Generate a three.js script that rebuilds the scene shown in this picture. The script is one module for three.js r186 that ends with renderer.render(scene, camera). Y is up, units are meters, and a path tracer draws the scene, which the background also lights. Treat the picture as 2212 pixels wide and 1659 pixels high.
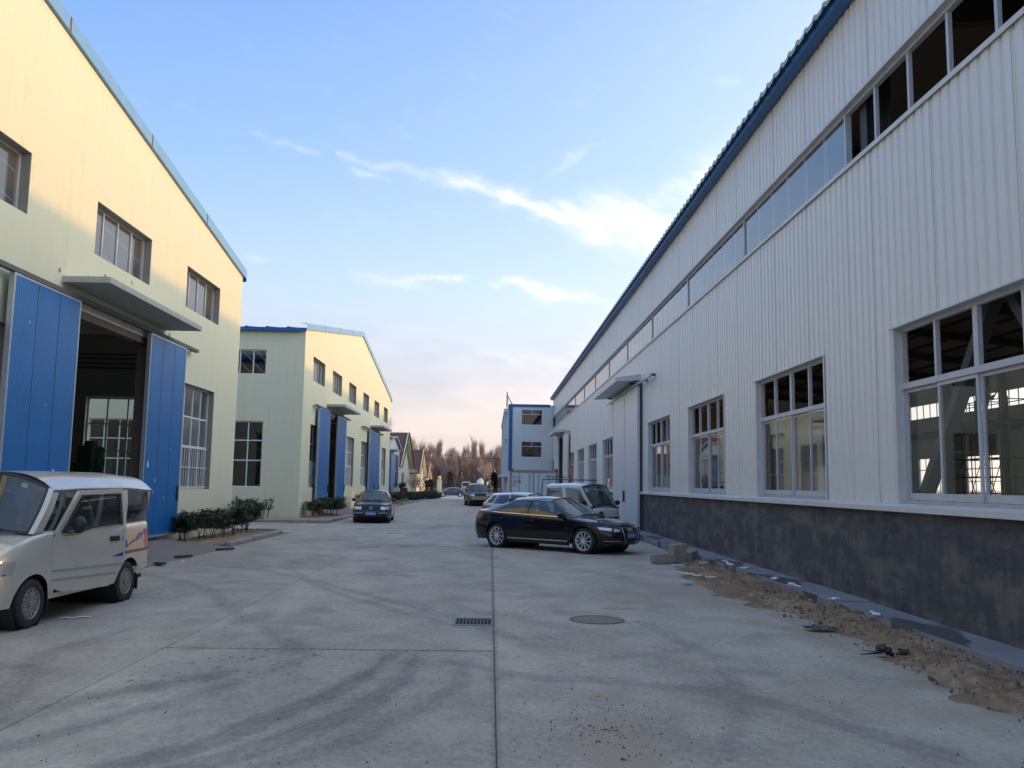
import * as THREE from 'three';
import { mergeGeometries, mergeVertices } from 'three/addons/utils/BufferGeometryUtils.js';
import { RoundedBoxGeometry } from 'three/addons/geometries/RoundedBoxGeometry.js';
import { MarchingCubes } from 'three/addons/objects/MarchingCubes.js';

// ------------------------------------------------------------------ camera, sky, sun, exposure
// World: x to the right, y up, d = distance ahead (z = -d). The eye is 1.8 m above the yard.
const rad = Math.PI / 180;
const scene = new THREE.Scene();
const EYE = 1.8, PITCH = 6.49 * rad, YAW = 1.27 * rad, ROLL = 0.89 * rad;
const camera = new THREE.PerspectiveCamera(47.24, 1024 / 768, 0.1, 3000);
camera.position.set(0, EYE, 0);
camera.rotation.set(PITCH, -YAW, ROLL, 'YXZ');
camera.updateMatrixWorld();

const renderer = new THREE.WebGLRenderer({ antialias: true });
renderer.setSize(1024, 768);
renderer.toneMapping = THREE.LinearToneMapping;
renderer.toneMappingExposure = 1.28;
renderer.shadowMap.enabled = true;

const SUN_AZ = 82 * rad, SUN_EL = 9.66 * rad;           // right of straight ahead, above the horizon
const sunDir = new THREE.Vector3(Math.sin(SUN_AZ) * Math.cos(SUN_EL), Math.sin(SUN_EL), -Math.cos(SUN_AZ) * Math.cos(SUN_EL));
const sun = new THREE.DirectionalLight(new THREE.Color().setRGB(.64, .315, .085), 2.1);
sun.position.copy(sunDir).multiplyScalar(200).add(new THREE.Vector3(0, 0, -50));
sun.target.position.set(0, 0, -50);
sun.castShadow = true;
sun.shadow.radius = 2.6;
sun.shadow.mapSize.set(4096, 4096);
Object.assign(sun.shadow.camera, { left: -130, right: 130, top: 90, bottom: -90, near: 1, far: 500 });
scene.add(sun, sun.target);

// seeded random numbers and value noise
let seed = 7;
const rnd = () => { seed = (seed * 1664525 + 1013904223) >>> 0; return seed / 4294967296; };
const rr = (a, b) => a + (b - a) * rnd();
const reseed = (s) => { seed = s >>> 0; };
const LAT = new Float32Array(65536); for (let i = 0; i < 65536; i++) LAT[i] = rnd();
function vn(x, y) {                                      // value noise, period 256
  const xi = Math.floor(x), yi = Math.floor(y), fx = x - xi, fy = y - yi;
  const u = fx * fx * (3 - 2 * fx), v = fy * fy * (3 - 2 * fy);
  const x0 = xi & 255, x1 = (xi + 1) & 255, y0 = (yi & 255) << 8, y1 = ((yi + 1) & 255) << 8;
  const a = LAT[y0 + x0], b = LAT[y0 + x1], c = LAT[y1 + x0], d = LAT[y1 + x1];
  return a + (b - a) * u + (c - a) * v + (a - b - c + d) * u * v;
}
function fbm(x, y, o) { let s = 0, a = 0.5, t = 0; for (let i = 0; i < o; i++) { s += a * vn(x, y); t += a; x = x * 2.03 + 17.1; y = y * 2.03 + 5.7; a *= 0.5; } return s / t; }
const sstep = (a, b, x) => { const t = Math.min(1, Math.max(0, (x - a) / (b - a))); return t * t * (3 - 2 * t); };
const lerp = (a, b, t) => a + (b - a) * t;

// sky: evening air, blue overhead, cream and pink low down, brighter round the low sun; thin cirrus
{
  const W = 2560, H = 1280, data = new Float32Array(W * H * 4);
  const stops = [[-90, .22, .21, .20], [-3, .32, .29, .27], [0, .64, .54, .49], [3.5, .64, .555, .53], [7, .55, .55, .62], [12, .44, .58, .78], [20, .255, .44, .77], [32, .12, .285, .70], [60, .21, .36, .66], [90, .24, .38, .65]];
  const grad = (e, o) => { let k = 1; while (k < stops.length - 1 && e > stops[k][0]) k++; const A = stops[k - 1], B = stops[k], t = Math.min(1, Math.max(0, (e - A[0]) / (B[0] - A[0]))); for (let c = 0; c < 3; c++) o[c] = lerp(A[c + 1], B[c + 1], t); };
  // clouds: [azimuth, elevation] in degrees right of and above straight ahead, half width, strength
  const px = (x, y) => { const f = 1897.5, v = new THREE.Vector3((x - 1106) / f, (829.5 - y) / f, -1).applyQuaternion(camera.quaternion).normalize(); return [Math.atan2(v.x, -v.z) / rad, Math.asin(v.y) / rad]; };
  const strokes = [
    [[540, 285, 7, .12], [600, 305, 8, .2], [655, 325, 8, .42], [700, 335, 6, .05]],
    [[735, 335, 8, .4], [790, 352, 9, .3], [900, 372, 14, .35], [1000, 395, 17, .55], [1090, 420, 18, .75], [1180, 452, 22, .85], [1280, 480, 36, .95], [1400, 505, 46, 1.05], [1540, 540, 60, 1.1]],
    [[760, 372, 7, .3], [800, 382, 9, .38], [840, 392, 7, .08]],
    [[1190, 370, 9, .1], [1240, 340, 10, .28], [1300, 305, 9, .08]],
    [[1230, 440, 18, .2], [1320, 450, 34, .6], [1400, 470, 40, .75]],
    [[1420, 430, 26, .2], [1520, 400, 46, .7], [1640, 330, 55, .7]],
    [[520, 560, 7, .15], [565, 562, 8, .28], [590, 562, 6, .03]],
    [[760, 590, 12, .1], [850, 604, 13, .24], [930, 602, 11, .55], [985, 606, 9, .6], [1015, 610, 6, .1]],
    [[1070, 608, 10, .4], [1120, 615, 18, .75], [1190, 630, 18, .7], [1260, 645, 14, .45], [1330, 660, 12, .25], [1420, 690, 12, .15]],
    [[840, 285, 12, .03], [865, 290, 14, .14], [890, 300, 10, .03]],
    [[1525, 172, 8, .05], [1560, 175, 10, .2], [1600, 178, 8, .05]],
    [[1050, 760, 18, .1], [1170, 780, 22, .3], [1300, 770, 24, .3]],
  ].map((s) => s.map(([x, y, w, a]) => { const p = px(x, y); return [p[0], p[1], w * .86 / 1897.5 / rad, a]; }));
  const greys = [[[880, 820, 14, .2], [930, 832, 16, .35], [990, 838, 12, .1]], [[1040, 826, 10, .2], [1110, 832, 16, .5], [1200, 830, 14, .4], [1290, 836, 10, .2]]].map((s) => s.map(([x, y, w, a]) => { const p = px(x, y); return [p[0], p[1], w / 1897.5 / rad, a]; }));
  const stroke = (S, a, e) => { let best = 0; for (const s of S) for (let i = 0; i + 1 < s.length; i++) { const A = s[i], B = s[i + 1], dx = B[0] - A[0], dy = B[1] - A[1]; const t = Math.min(1, Math.max(0, ((a - A[0]) * dx + (e - A[1]) * dy) / (dx * dx + dy * dy))); const w = lerp(A[2], B[2], t), q = ((a - A[0] - dx * t) ** 2 + (e - A[1] - dy * t) ** 2) / (w * w); if (q < 9) best = Math.max(best, lerp(A[3], B[3], t) * Math.exp(-q)); } return best; };
  const o = [0, 0, 0];
  for (let j = 0; j < H; j++) {
    const th = ((j + .5) / H - .5) * Math.PI, e = th / rad, ce = Math.cos(th), se = Math.sin(th);
    for (let i = 0; i < W; i++) {
      const ph = ((i + .5) / W - .5) * 2 * Math.PI, x = Math.cos(ph) * ce, z = Math.sin(ph) * ce;
      grad(e, o);
      const cg = x * sunDir.x + se * sunDir.y + z * sunDir.z, g = Math.acos(Math.min(1, Math.max(-1, cg))) / rad;
      if (e > -4) {
        const fade = sstep(-4, 0, e);
        const g1 = Math.exp(-((g / 20) ** 2)) * 3.0, g2 = Math.exp(-((g / 50) ** 2)) * 1.0, g3 = Math.exp(-((g / 80) ** 2)) * .16;
        o[0] += (g1 + g2 + g3) * fade; o[1] += (g1 * .86 + g2 * .9 + g3) * fade; o[2] += (g1 * .6 + g2 * .68 + g3 * .9) * fade;
        let az = ph / rad + 90; if (az > 180) az -= 360;
        let c = 0;
        if (e > 2) {
          const w1 = fbm(az * .35 + 40, e * .9, 3) - .5, n = fbm(az * .55 + w1 * 3 + 9, e * 1.5 + az * .32 + 3, 5), n2 = fbm(az * .8 - e * .25 + 3, (e + az * .33) * 4.2 + w1 * 2, 5);
          c = sstep(.6, .9, n) * .05 * sstep(2, 8, e) * (.4 + .6 * n2);
          if (az > -24 && az < 26 && e < 32) {
            const wa = az + (fbm(az * .7, e * .9 + 70, 3) - .5) * 1.4, we = e + (fbm(az * .6 + 31, e * 1.3, 4) - .5) * 1.3;
            const bank = sstep(1, 4, e) * sstep(13, 7, e) * (fbm(az * .22 + 60, e * .8 + 4, 4) - .48) * .3; o[0] *= 1 + bank * 1.1; o[1] *= 1 + bank * .75; o[2] *= 1 + bank * .45;
            c = Math.max(c, stroke(strokes, wa, we) * (.06 + 1.7 * Math.pow(n2, 1.35)));
            const gr = stroke(greys, wa, we) * (.5 + .8 * n2);
            if (gr > 0) { o[0] = lerp(o[0], .58, gr * .7); o[1] = lerp(o[1], .60, gr * .7); o[2] = lerp(o[2], .70, gr * .7); }
          }
        }
        if (c > 0) { c = Math.min(1, c); const b = .94 + g2 * .5; o[0] = lerp(o[0], b, c); o[1] = lerp(o[1], b * .985, c); o[2] = lerp(o[2], b * .985, c); }
      }
      const k = (j * W + i) * 4; data[k] = o[0]; data[k + 1] = o[1]; data[k + 2] = o[2]; data[k + 3] = 1;
    }
  }
  const sky = new THREE.DataTexture(data, W, H, THREE.RGBAFormat, THREE.FloatType);
  sky.mapping = THREE.EquirectangularReflectionMapping; sky.magFilter = sky.minFilter = THREE.LinearFilter; sky.colorSpace = THREE.LinearSRGBColorSpace; sky.needsUpdate = true;
  scene.background = sky; scene.environment = sky; scene.backgroundIntensity = 1; scene.environmentIntensity = 1;
}

// ------------------------------------------------------------------ helpers
const V = (x, y, d) => new THREE.Vector3(x, y, -d);
const BASE = new WeakMap(), taken = {};
const numbered = (n) => { const k = taken[n] = (taken[n] ?? -1) + 1; return k ? `${n}_${String(k).padStart(3, '0')}` : n; };
function thing(name, label, category, base = [0, 0, 0], group) {
  const o = new THREE.Group(); o.name = numbered(name); o.position.copy(V(...base)); BASE.set(o, base);
  o.userData = { label, category }; if (group) o.userData.group = group; scene.add(o); return o;
}
function structure(name) { const o = new THREE.Group(); o.name = numbered(name); o.userData = { kind: 'structure' }; BASE.set(o, [0, 0, 0]); scene.add(o); return o; }
const rootOf = (o) => { while (o.parent && o.parent !== scene) o = o.parent; return o; };
// adds a named mesh; geometry is given in world metres and moved to the thing's own base
function part(parent, name, geo, mat, label) {
  const b = BASE.get(rootOf(parent)) ?? [0, 0, 0]; geo.translate(-b[0], -b[1], b[2]);
  return local(parent, name, geo, mat, label);
}
function local(parent, name, geo, mat, label) {
  const m = new THREE.Mesh(geo, mat); m.name = name; m.castShadow = m.receiveShadow = true; if (label) m.userData.label = label; parent.add(m); return m;
}
function one(name, geo, mat, label, category, base, group) {     // a thing that is a single mesh
  geo.translate(-base[0], -base[1], base[2]);
  const m = new THREE.Mesh(geo, mat); m.name = numbered(name); m.castShadow = m.receiveShadow = true; m.position.copy(V(...base));
  m.userData = { label, category }; if (group) m.userData.group = group; scene.add(m); return m;
}
function dup(src, base, turn = 0, label, s = 1) {
  const c = src.clone(); c.name = numbered(src.name.replace(/_\d{3}$/, '')); c.position.copy(V(...base)); c.rotation.y = turn; c.scale.setScalar(s);
  c.userData = { ...src.userData }; if (label) c.userData.label = label; scene.add(c); return c;
}
const strip = (g) => { for (const k of Object.keys(g.attributes)) if (!['position', 'normal', 'uv'].includes(k)) g.deleteAttribute(k); return g; };
const merge = (list) => mergeGeometries(list.map((g) => { g = g.index ? g.toNonIndexed() : g; if (!g.attributes.uv) g.setAttribute('uv', new THREE.BufferAttribute(new Float32Array(g.attributes.position.count * 2), 2)); if (!g.attributes.normal) g.computeVertexNormals(); return strip(g); }));
function uvm(g, s = 1) {                                    // uv in metres by the way each face points
  g = g.index ? g.toNonIndexed() : g; const p = g.attributes.position, n = g.attributes.normal, uv = new Float32Array(p.count * 2);
  for (let i = 0; i < p.count; i++) {
    const ax = Math.abs(n.getX(i)), ay = Math.abs(n.getY(i)), az = Math.abs(n.getZ(i));
    const [u, v] = ay > ax && ay > az ? [p.getX(i), p.getZ(i)] : ax > az ? [p.getZ(i), p.getY(i)] : [p.getX(i), p.getY(i)];
    uv[2 * i] = u * s; uv[2 * i + 1] = v * s;
  }
  g.setAttribute('uv', new THREE.BufferAttribute(uv, 2)); return g;
}
function box(x0, x1, y0, y1, d0, d1) {
  const g = new THREE.BoxGeometry(Math.abs(x1 - x0), Math.abs(y1 - y0), Math.abs(d1 - d0));
  return uvm(g.translate((x0 + x1) / 2, (y0 + y1) / 2, -(d0 + d1) / 2));
}
function rbox(x0, x1, y0, y1, d0, d1, r = .02, seg = 2) {
  const g = new RoundedBoxGeometry(Math.abs(x1 - x0), Math.abs(y1 - y0), Math.abs(d1 - d0), seg, r);
  return uvm(g.translate((x0 + x1) / 2, (y0 + y1) / 2, -(d0 + d1) / 2));
}
function quad(a, b, c, d) {
  const g = new THREE.BufferGeometry();
  g.setAttribute('position', new THREE.BufferAttribute(new Float32Array([a, b, c, a, c, d].flatMap((v) => [v.x, v.y, v.z])), 3));
  g.computeVertexNormals(); return uvm(g);
}
function bar(a, b, w, h = w) {                              // square bar between two points
  const L = a.distanceTo(b), g = new THREE.BoxGeometry(w, h, L); g.lookAt(new THREE.Vector3().subVectors(b, a)); g.translate((a.x + b.x) / 2, (a.y + b.y) / 2, (a.z + b.z) / 2); return uvm(g);
}
function rod(a, b, r0, r1 = r0, n = 8, cap = true) {
  const L = a.distanceTo(b), g = new THREE.CylinderGeometry(r1, r0, L, n, 1, !cap); g.rotateX(Math.PI / 2); g.lookAt(new THREE.Vector3().subVectors(b, a)); g.translate((a.x + b.x) / 2, (a.y + b.y) / 2, (a.z + b.z) / 2); return g;
}
function patch(f, p0, p1, q0, q1, np, nq) {                 // a curved sheet: f(p, q) gives points
  const pos = [], idx = [], uv = [];
  for (let j = 0; j <= nq; j++) for (let i = 0; i <= np; i++) { const v = f(lerp(p0, p1, i / np), lerp(q0, q1, j / nq)); pos.push(v.x, v.y, v.z); uv.push(i / np, j / nq); }
  for (let j = 0; j < nq; j++) for (let i = 0; i < np; i++) { const k = j * (np + 1) + i; idx.push(k, k + 1, k + np + 2, k, k + np + 2, k + np + 1); }
  const g = new THREE.BufferGeometry(); g.setAttribute('position', new THREE.Float32BufferAttribute(pos, 3)); g.setAttribute('uv', new THREE.Float32BufferAttribute(uv, 2)); g.setIndex(idx); g.computeVertexNormals(); return g;
}
const mirrorZ = (g) => { g = g.clone(); g.scale(1, 1, -1); if (g.index) { const a = g.index.array; for (let i = 0; i < a.length; i += 3) { const t = a[i]; a[i] = a[i + 1]; a[i + 1] = t; } } else { const p = g.attributes; for (const k in p) { const A = p[k], s = A.itemSize; for (let i = 0; i < A.count; i += 3) for (let c = 0; c < s; c++) { const t = A.array[i * s + c]; A.array[i * s + c] = A.array[(i + 1) * s + c]; A.array[(i + 1) * s + c] = t; } } } g.computeVertexNormals(); return g; };
const col = (c) => Array.isArray(c) ? new THREE.Color().setRGB(...c) : new THREE.Color(c);
const std = (c, roughness = .8, o = {}) => new THREE.MeshStandardMaterial({ color: col(c), roughness, side: THREE.DoubleSide, ...o });
const phys = (c, roughness, o = {}) => new THREE.MeshPhysicalMaterial({ color: col(c), roughness, side: THREE.DoubleSide, ...o });

// ------------------------------------------------------------------ textures
const sr = (v) => 255 * (v <= .0031308 ? v * 12.92 : 1.055 * Math.pow(v, 1 / 2.4) - .055);
function tex(w, h, f, srgb = true, repeat = true) {          // f(i, j, out) in linear values
  const a = new Uint8Array(w * h * 4), o = [0, 0, 0];
  for (let j = 0; j < h; j++) for (let i = 0; i < w; i++) { f(i, j, o); const k = (j * w + i) * 4; for (let c = 0; c < 3; c++) a[k + c] = Math.max(0, Math.min(255, srgb ? sr(Math.max(0, o[c])) : o[c] * 255)); a[k + 3] = 255; }
  const t = new THREE.DataTexture(a, w, h, THREE.RGBAFormat); t.magFilter = THREE.LinearFilter; t.minFilter = THREE.LinearMipmapLinearFilter; t.generateMipmaps = true;
  t.wrapS = t.wrapT = repeat ? THREE.MirroredRepeatWrapping : THREE.ClampToEdgeWrapping; if (srgb) t.colorSpace = THREE.SRGBColorSpace; t.needsUpdate = true; return t;
}
const per = (t, mx, my = mx) => { const c = t.clone(); c.repeat.set(1 / mx, 1 / my); c.needsUpdate = true; return c; };   // one copy every mx x my metres
function drawn(w, h, f) {
  const c = document.createElement('canvas'); c.width = w; c.height = h; const g = c.getContext('2d'); f(g, w, h);
  const t = new THREE.CanvasTexture(c); t.colorSpace = THREE.SRGBColorSpace; t.magFilter = THREE.LinearFilter; return t;
}
const grainTex = tex(512, 512, (i, j, o) => { const n = .55 * fbm(i / 3, j / 3, 3) + .45 * fbm(i / 40, j / 40, 4); o[0] = o[1] = o[2] = n; }, false);
const mottle = tex(512, 512, (i, j, o) => { const n = fbm(i / 70, j / 70, 5), m = fbm(i / 9 + 50, j / 9, 3), s = fbm(i / 5, j / 160 + 9, 3); const v = .86 + .16 * n + .05 * (m - .5) + .05 * (s - .5); o[0] = v; o[1] = v * (1 - .01 * n); o[2] = v * (1 - .02 * m); });
const streak = tex(512, 512, (i, j, o) => { const s = fbm(i / 7, j / 220, 4), n = fbm(i / 60, j / 60 + 9, 4), w = fbm(i / 20 + 9, j / 26, 3), q = sstep(.55, .75, s) * sstep(.4, .65, n); const v = .95 + .04 * n - .055 * q - .03 * sstep(.62, .85, w); o[0] = v; o[1] = v * (1 - .01 * q); o[2] = v * (1 - .035 * q); });
const plinthTex = tex(2048, 256, (i, j, o) => {
  const b = fbm(i / 30 + 3, j / 38, 6), v = fbm(i / 7, j / 46, 4), h = fbm(i / 90 + 40, j / 40 + 8, 5), f = fbm(i / 4, j / 4, 2);
  const pale = sstep(.4, .64, b * .6 + v * .25 + h * .2), ink = sstep(.5, .66, h * .7 + b * .35);
  let r = lerp(.075, .155, pale) * (1 - .45 * ink), g = lerp(.075, .145, pale) * (1 - .43 * ink), c = lerp(.08, .128, pale) * (1 - .3 * ink);
  const low = sstep(34 + 26 * fbm(i / 30 + 7, 3, 3), 12, j) * sstep(.42, .58, fbm(i / 55 + 90, j / 30, 3)); r = lerp(r, .24, low * .8); g = lerp(g, .21, low * .8); c = lerp(c, .17, low * .8);
  const k = .85 + .3 * f; o[0] = r * k; o[1] = g * k; o[2] = c * k;
});
const soilTex = tex(512, 512, (i, j, o) => { const n = fbm(i / 30, j / 30, 5), f = fbm(i / 3, j / 3, 3), k = .6 + .6 * n + .5 * (f - .5), q = sstep(.5, .62, fbm(i / 60 + 9, j / 60, 4)); o[0] = lerp(.36, .46, q) * k; o[1] = lerp(.245, .335, q) * k; o[2] = lerp(.145, .215, q) * k; });

// ------------------------------------------------------------------ materials
const bump = (s, mx) => ({ bumpMap: per(grainTex, mx), bumpScale: s });
const M = {
  cream: std([.78, .745, .52], .9, { map: per(streak, 5, 6), ...bump(.004, .8) }),
  reveal: std([.3, .285, .25], .95, { map: per(mottle, .8) }),  // dark grey puts the unlit jamb shade into the lining colour; chips share it
  darkInner: std([.31, .29, .25], .95, { map: per(mottle, 4) }),
  canopy: std([.5, .51, .44], .92, { map: per(mottle, 1.4), ...bump(.006, .5) }),
  sheet: phys([.785, .77, .715], .38, { map: per(streak, 3.1, 7.5), ...bump(.004, 2.6) }),
  sheetB: phys([.785, .77, .715], .38, { map: per(streak, 4.3, 6.1), ...bump(.004, 2.9) }),
  flash: std([.70, .69, .66], .5, { map: per(mottle, 2) }),
  liner: std([.74, .73, .69], .7),
  alu: std([.56, .58, .60], .45, { map: per(mottle, 1.3) }),
  whiteFrame: std([.7, .71, .7], .6),
  glass: phys([.86, .9, .89], .015, { transmission: 1, thickness: 0, ior: 1.72 }),
  coated: phys([.6, .66, .7], .012, { transmission: 1, thickness: 0, ior: 3.0 }),
  dusty: phys([.72, .74, .7], .12, { transmission: .9, thickness: 0, ior: 1.8 }),
  blue: std([.004, .15, .42], .36, { map: per(mottle, 2.2), ...bump(.0015, .3) }),
  blueTrim: std([.012, .12, .33], .42, { map: per(mottle, 3) }),
  bluePale: std([.17, .36, .56], .32, { map: per(mottle, 2) }),
  dark: std([.035, .035, .035], .7), steel: std([.055, .065, .075], .6, { map: per(mottle, 1) }), rust: std([.2, .09, .05], .85, { map: per(mottle, .4) }),
  rail: std([.13, .125, .115], .7, { map: per(mottle, .6) }),
  plinth: std([1, 1, 1], .85, { map: (() => { const t = per(plinthTex, 26, 1.6); return t; })(), ...bump(.008, .7) }),
  roofGrey: std([.40, .43, .40], .55, { map: per(mottle, 2) }),
  soil: std([1, 1, 1], .97, { map: per(soilTex, 2.2), ...bump(.02, .5) }),
  kerb: std([.36, .33, .28], .93, { map: per(mottle, .9), ...bump(.01, .35) }),
  galv: std([.45, .5, .53], .4, { metalness: .5, map: per(mottle, 1) }),
  foam: std([.78, .8, .8], .8), tyre: std([.028, .028, .03], .85), rubber: std([.02, .02, .02], .6),
};
// ------------------------------------------------------------------ ground, road, yard
const gy = (d) => d < 95 ? 0 : -(d - 95) * .0075;             // the road runs slightly downhill past the houses
{
  const s = structure('ground');
  const g = new THREE.PlaneGeometry(1600, 1600, 1, 1); g.rotateX(-Math.PI / 2); g.translate(0, -1.9, -300);
  const near = [];
  for (const [a, b] of [[-60, 95], [95, 300]]) near.push(quad(V(-120, gy(a) - .016, a), V(120, gy(a) - .016, a), V(120, gy(b) - .016, b), V(-120, gy(b) - .016, b)));
  local(s, 'earth', uvm(g), std([.2, .165, .12], .97, { map: per(mottle, 9) }));
  local(s, 'yard_earth', merge(near), std([.21, .175, .13], .97, { map: per(mottle, 3), ...bump(.02, .6) }));
}
// concrete colour: cement mottling, sand, tyre rubber and cracks, laid out in yard metres
const TX0 = -10, TX1 = 6, TD0 = 3, TD1 = 41;
const rubber = [
  [[[-3.9, 6.3], [-3.40, 7.13], [-3.19, 7.65], [-2.88, 7.92], [-2.3, 8.7]], .16, .30], [[[-3.6, 5.4], [-2.97, 6.61], [-2.66, 7.23], [-2.26, 8.09], [-1.9, 9.2]], .14, .30],
  [[[-3.0, 4.9], [-2.37, 5.81], [-1.96, 6.18], [-1.67, 6.91], [-1.36, 7.69], [-1.14, 8.54], [-.97, 9.7]], .13, .36], [[[-2.4, 4.8], [-1.83, 5.79], [-1.45, 6.36], [-1.03, 7.22], [-.82, 8.16], [-.74, 9.5]], .15, .34],
  [[[-1.9, 4.9], [-1.39, 5.80], [-.95, 6.38], [-.52, 7.32], [-.26, 8.09], [-.18, 9.3]], .10, .24], [[[-7, 19.2], [-5.79, 18.83], [-4.76, 18.34], [-3.49, 16.75], [-2.58, 15.32], [-1.58, 13.86], [-.57, 12.21], [.3, 10.6]], .13, .26],
  [[[-4.4, 19.2], [-3.58, 17.17], [-2.82, 15.30], [-2.18, 14.09], [-1.08, 12.39], [-.3, 11.3]], .12, .24], [[[-7.2, 17.9], [-6.49, 17.02], [-5.39, 15.92], [-4.56, 14.77], [-3.69, 12.87], [-2.68, 10.88], [-1.8, 9.4]], .15, .22],
  [[[-3.11, 9.76], [-3.07, 10.85], [-3.07, 12.45], [-3.4, 15]], .2, .16], [[[-.4, 9.2], [.5, 8.45], [1.01, 8.42], [1.84, 8.07], [2.39, 7.60], [2.76, 6.90], [3.14, 6.2]], .15, .26],
  [[[2.0, 12], [2.25, 10.65], [2.40, 9.93], [2.38, 8.92], [2.19, 7.87], [1.92, 6.98], [1.6, 6.1]], .10, .2], [[[2.40, 9.93], [2.69, 8.84], [2.82, 7.90], [2.96, 7.02]], .09, .14], [[[1.12, 9.33], [1.81, 9.79], [2.77, 10.19], [3.4, 11]], .12, .14],
  [[[-3.7, 6.8], [-4.20, 8.49], [-4.52, 9.41], [-4.3, 11]], .13, .2], [[[-1.2, 9.9], [-.9, 12], [-1.4, 15], [-2, 19], [-2.6, 26]], .3, .1], [[[.6, 9], [.9, 13], [.5, 18], [-.4, 25], [-1, 40]], .3, .1], [[[-4.4, 20], [-3.6, 24], [-2.4, 31], [-2, 41]], .25, .12], [[[-6, 26], [-4, 27.6], [-1.6, 30], [1, 31]], .14, .16], [[[-2.4, 21], [-.6, 20.3], [2, 20.5]], .13, .14],
  [[[-7.3, 12.4], [-5.2, 15.3], [-3, 17.6], [0, 19]], .14, .16],
];
const sandy = [[1.08, 7.75, .17, .17, 1], [.92, 6.92, .16, .28, 1], [.95, 6.2, .28, .36, 1], [1.62, 11.95, .42, .30, .8], [3.7, 15.6, 1.0, 1.6, .7], [2.5, 15.2, .8, .9, .42], [4.4, 9, .7, 2.6, .6], [3.4, 7.8, .9, .9, .26], [-6.9, 22.2, .6, 1.6, .75], [-6.3, 27, .5, 4.5, .42], [-6.7, 34.5, .9, 4, .6], [4.6, 13, .8, 3.4, .8], [1.2, 7.2, .8, .7, .12]];
const cracks = [[[-5.6, 11.4], [-5.08, 10.54], [-4.43, 9.89], [-3.96, 10.22], [-3.49, 10.25]], [[-4.43, 9.89], [-4.7, 9.3]], [[-3.44, 11.2], [-2.6, 10.7], [-1.9, 9.8]], [[-6.9, 16.2], [-5.2, 14.3], [-3.5, 14.2]], [[.1, 20.2], [1.8, 19.2], [3.2, 18.8]]];
const segs = (L, m) => L.flatMap((e) => { const [pts, w, a] = typeof e[0][0] === 'number' ? [e, 0, 0] : e; return pts.slice(0, -1).map((A, q) => { const B = pts[q + 1]; return [A[0], A[1], B[0] - A[0], B[1] - A[1], (B[0] - A[0]) ** 2 + (B[1] - A[1]) ** 2, w, a, Math.min(A[0], B[0]) - m, Math.max(A[0], B[0]) + m, Math.min(A[1], B[1]) - m, Math.max(A[1], B[1]) + m]; }); });
const rubSeg = segs(rubber, .6), crkSeg = segs(cracks, .2); let rowR = [], rowC = [], rowS = [];
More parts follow.
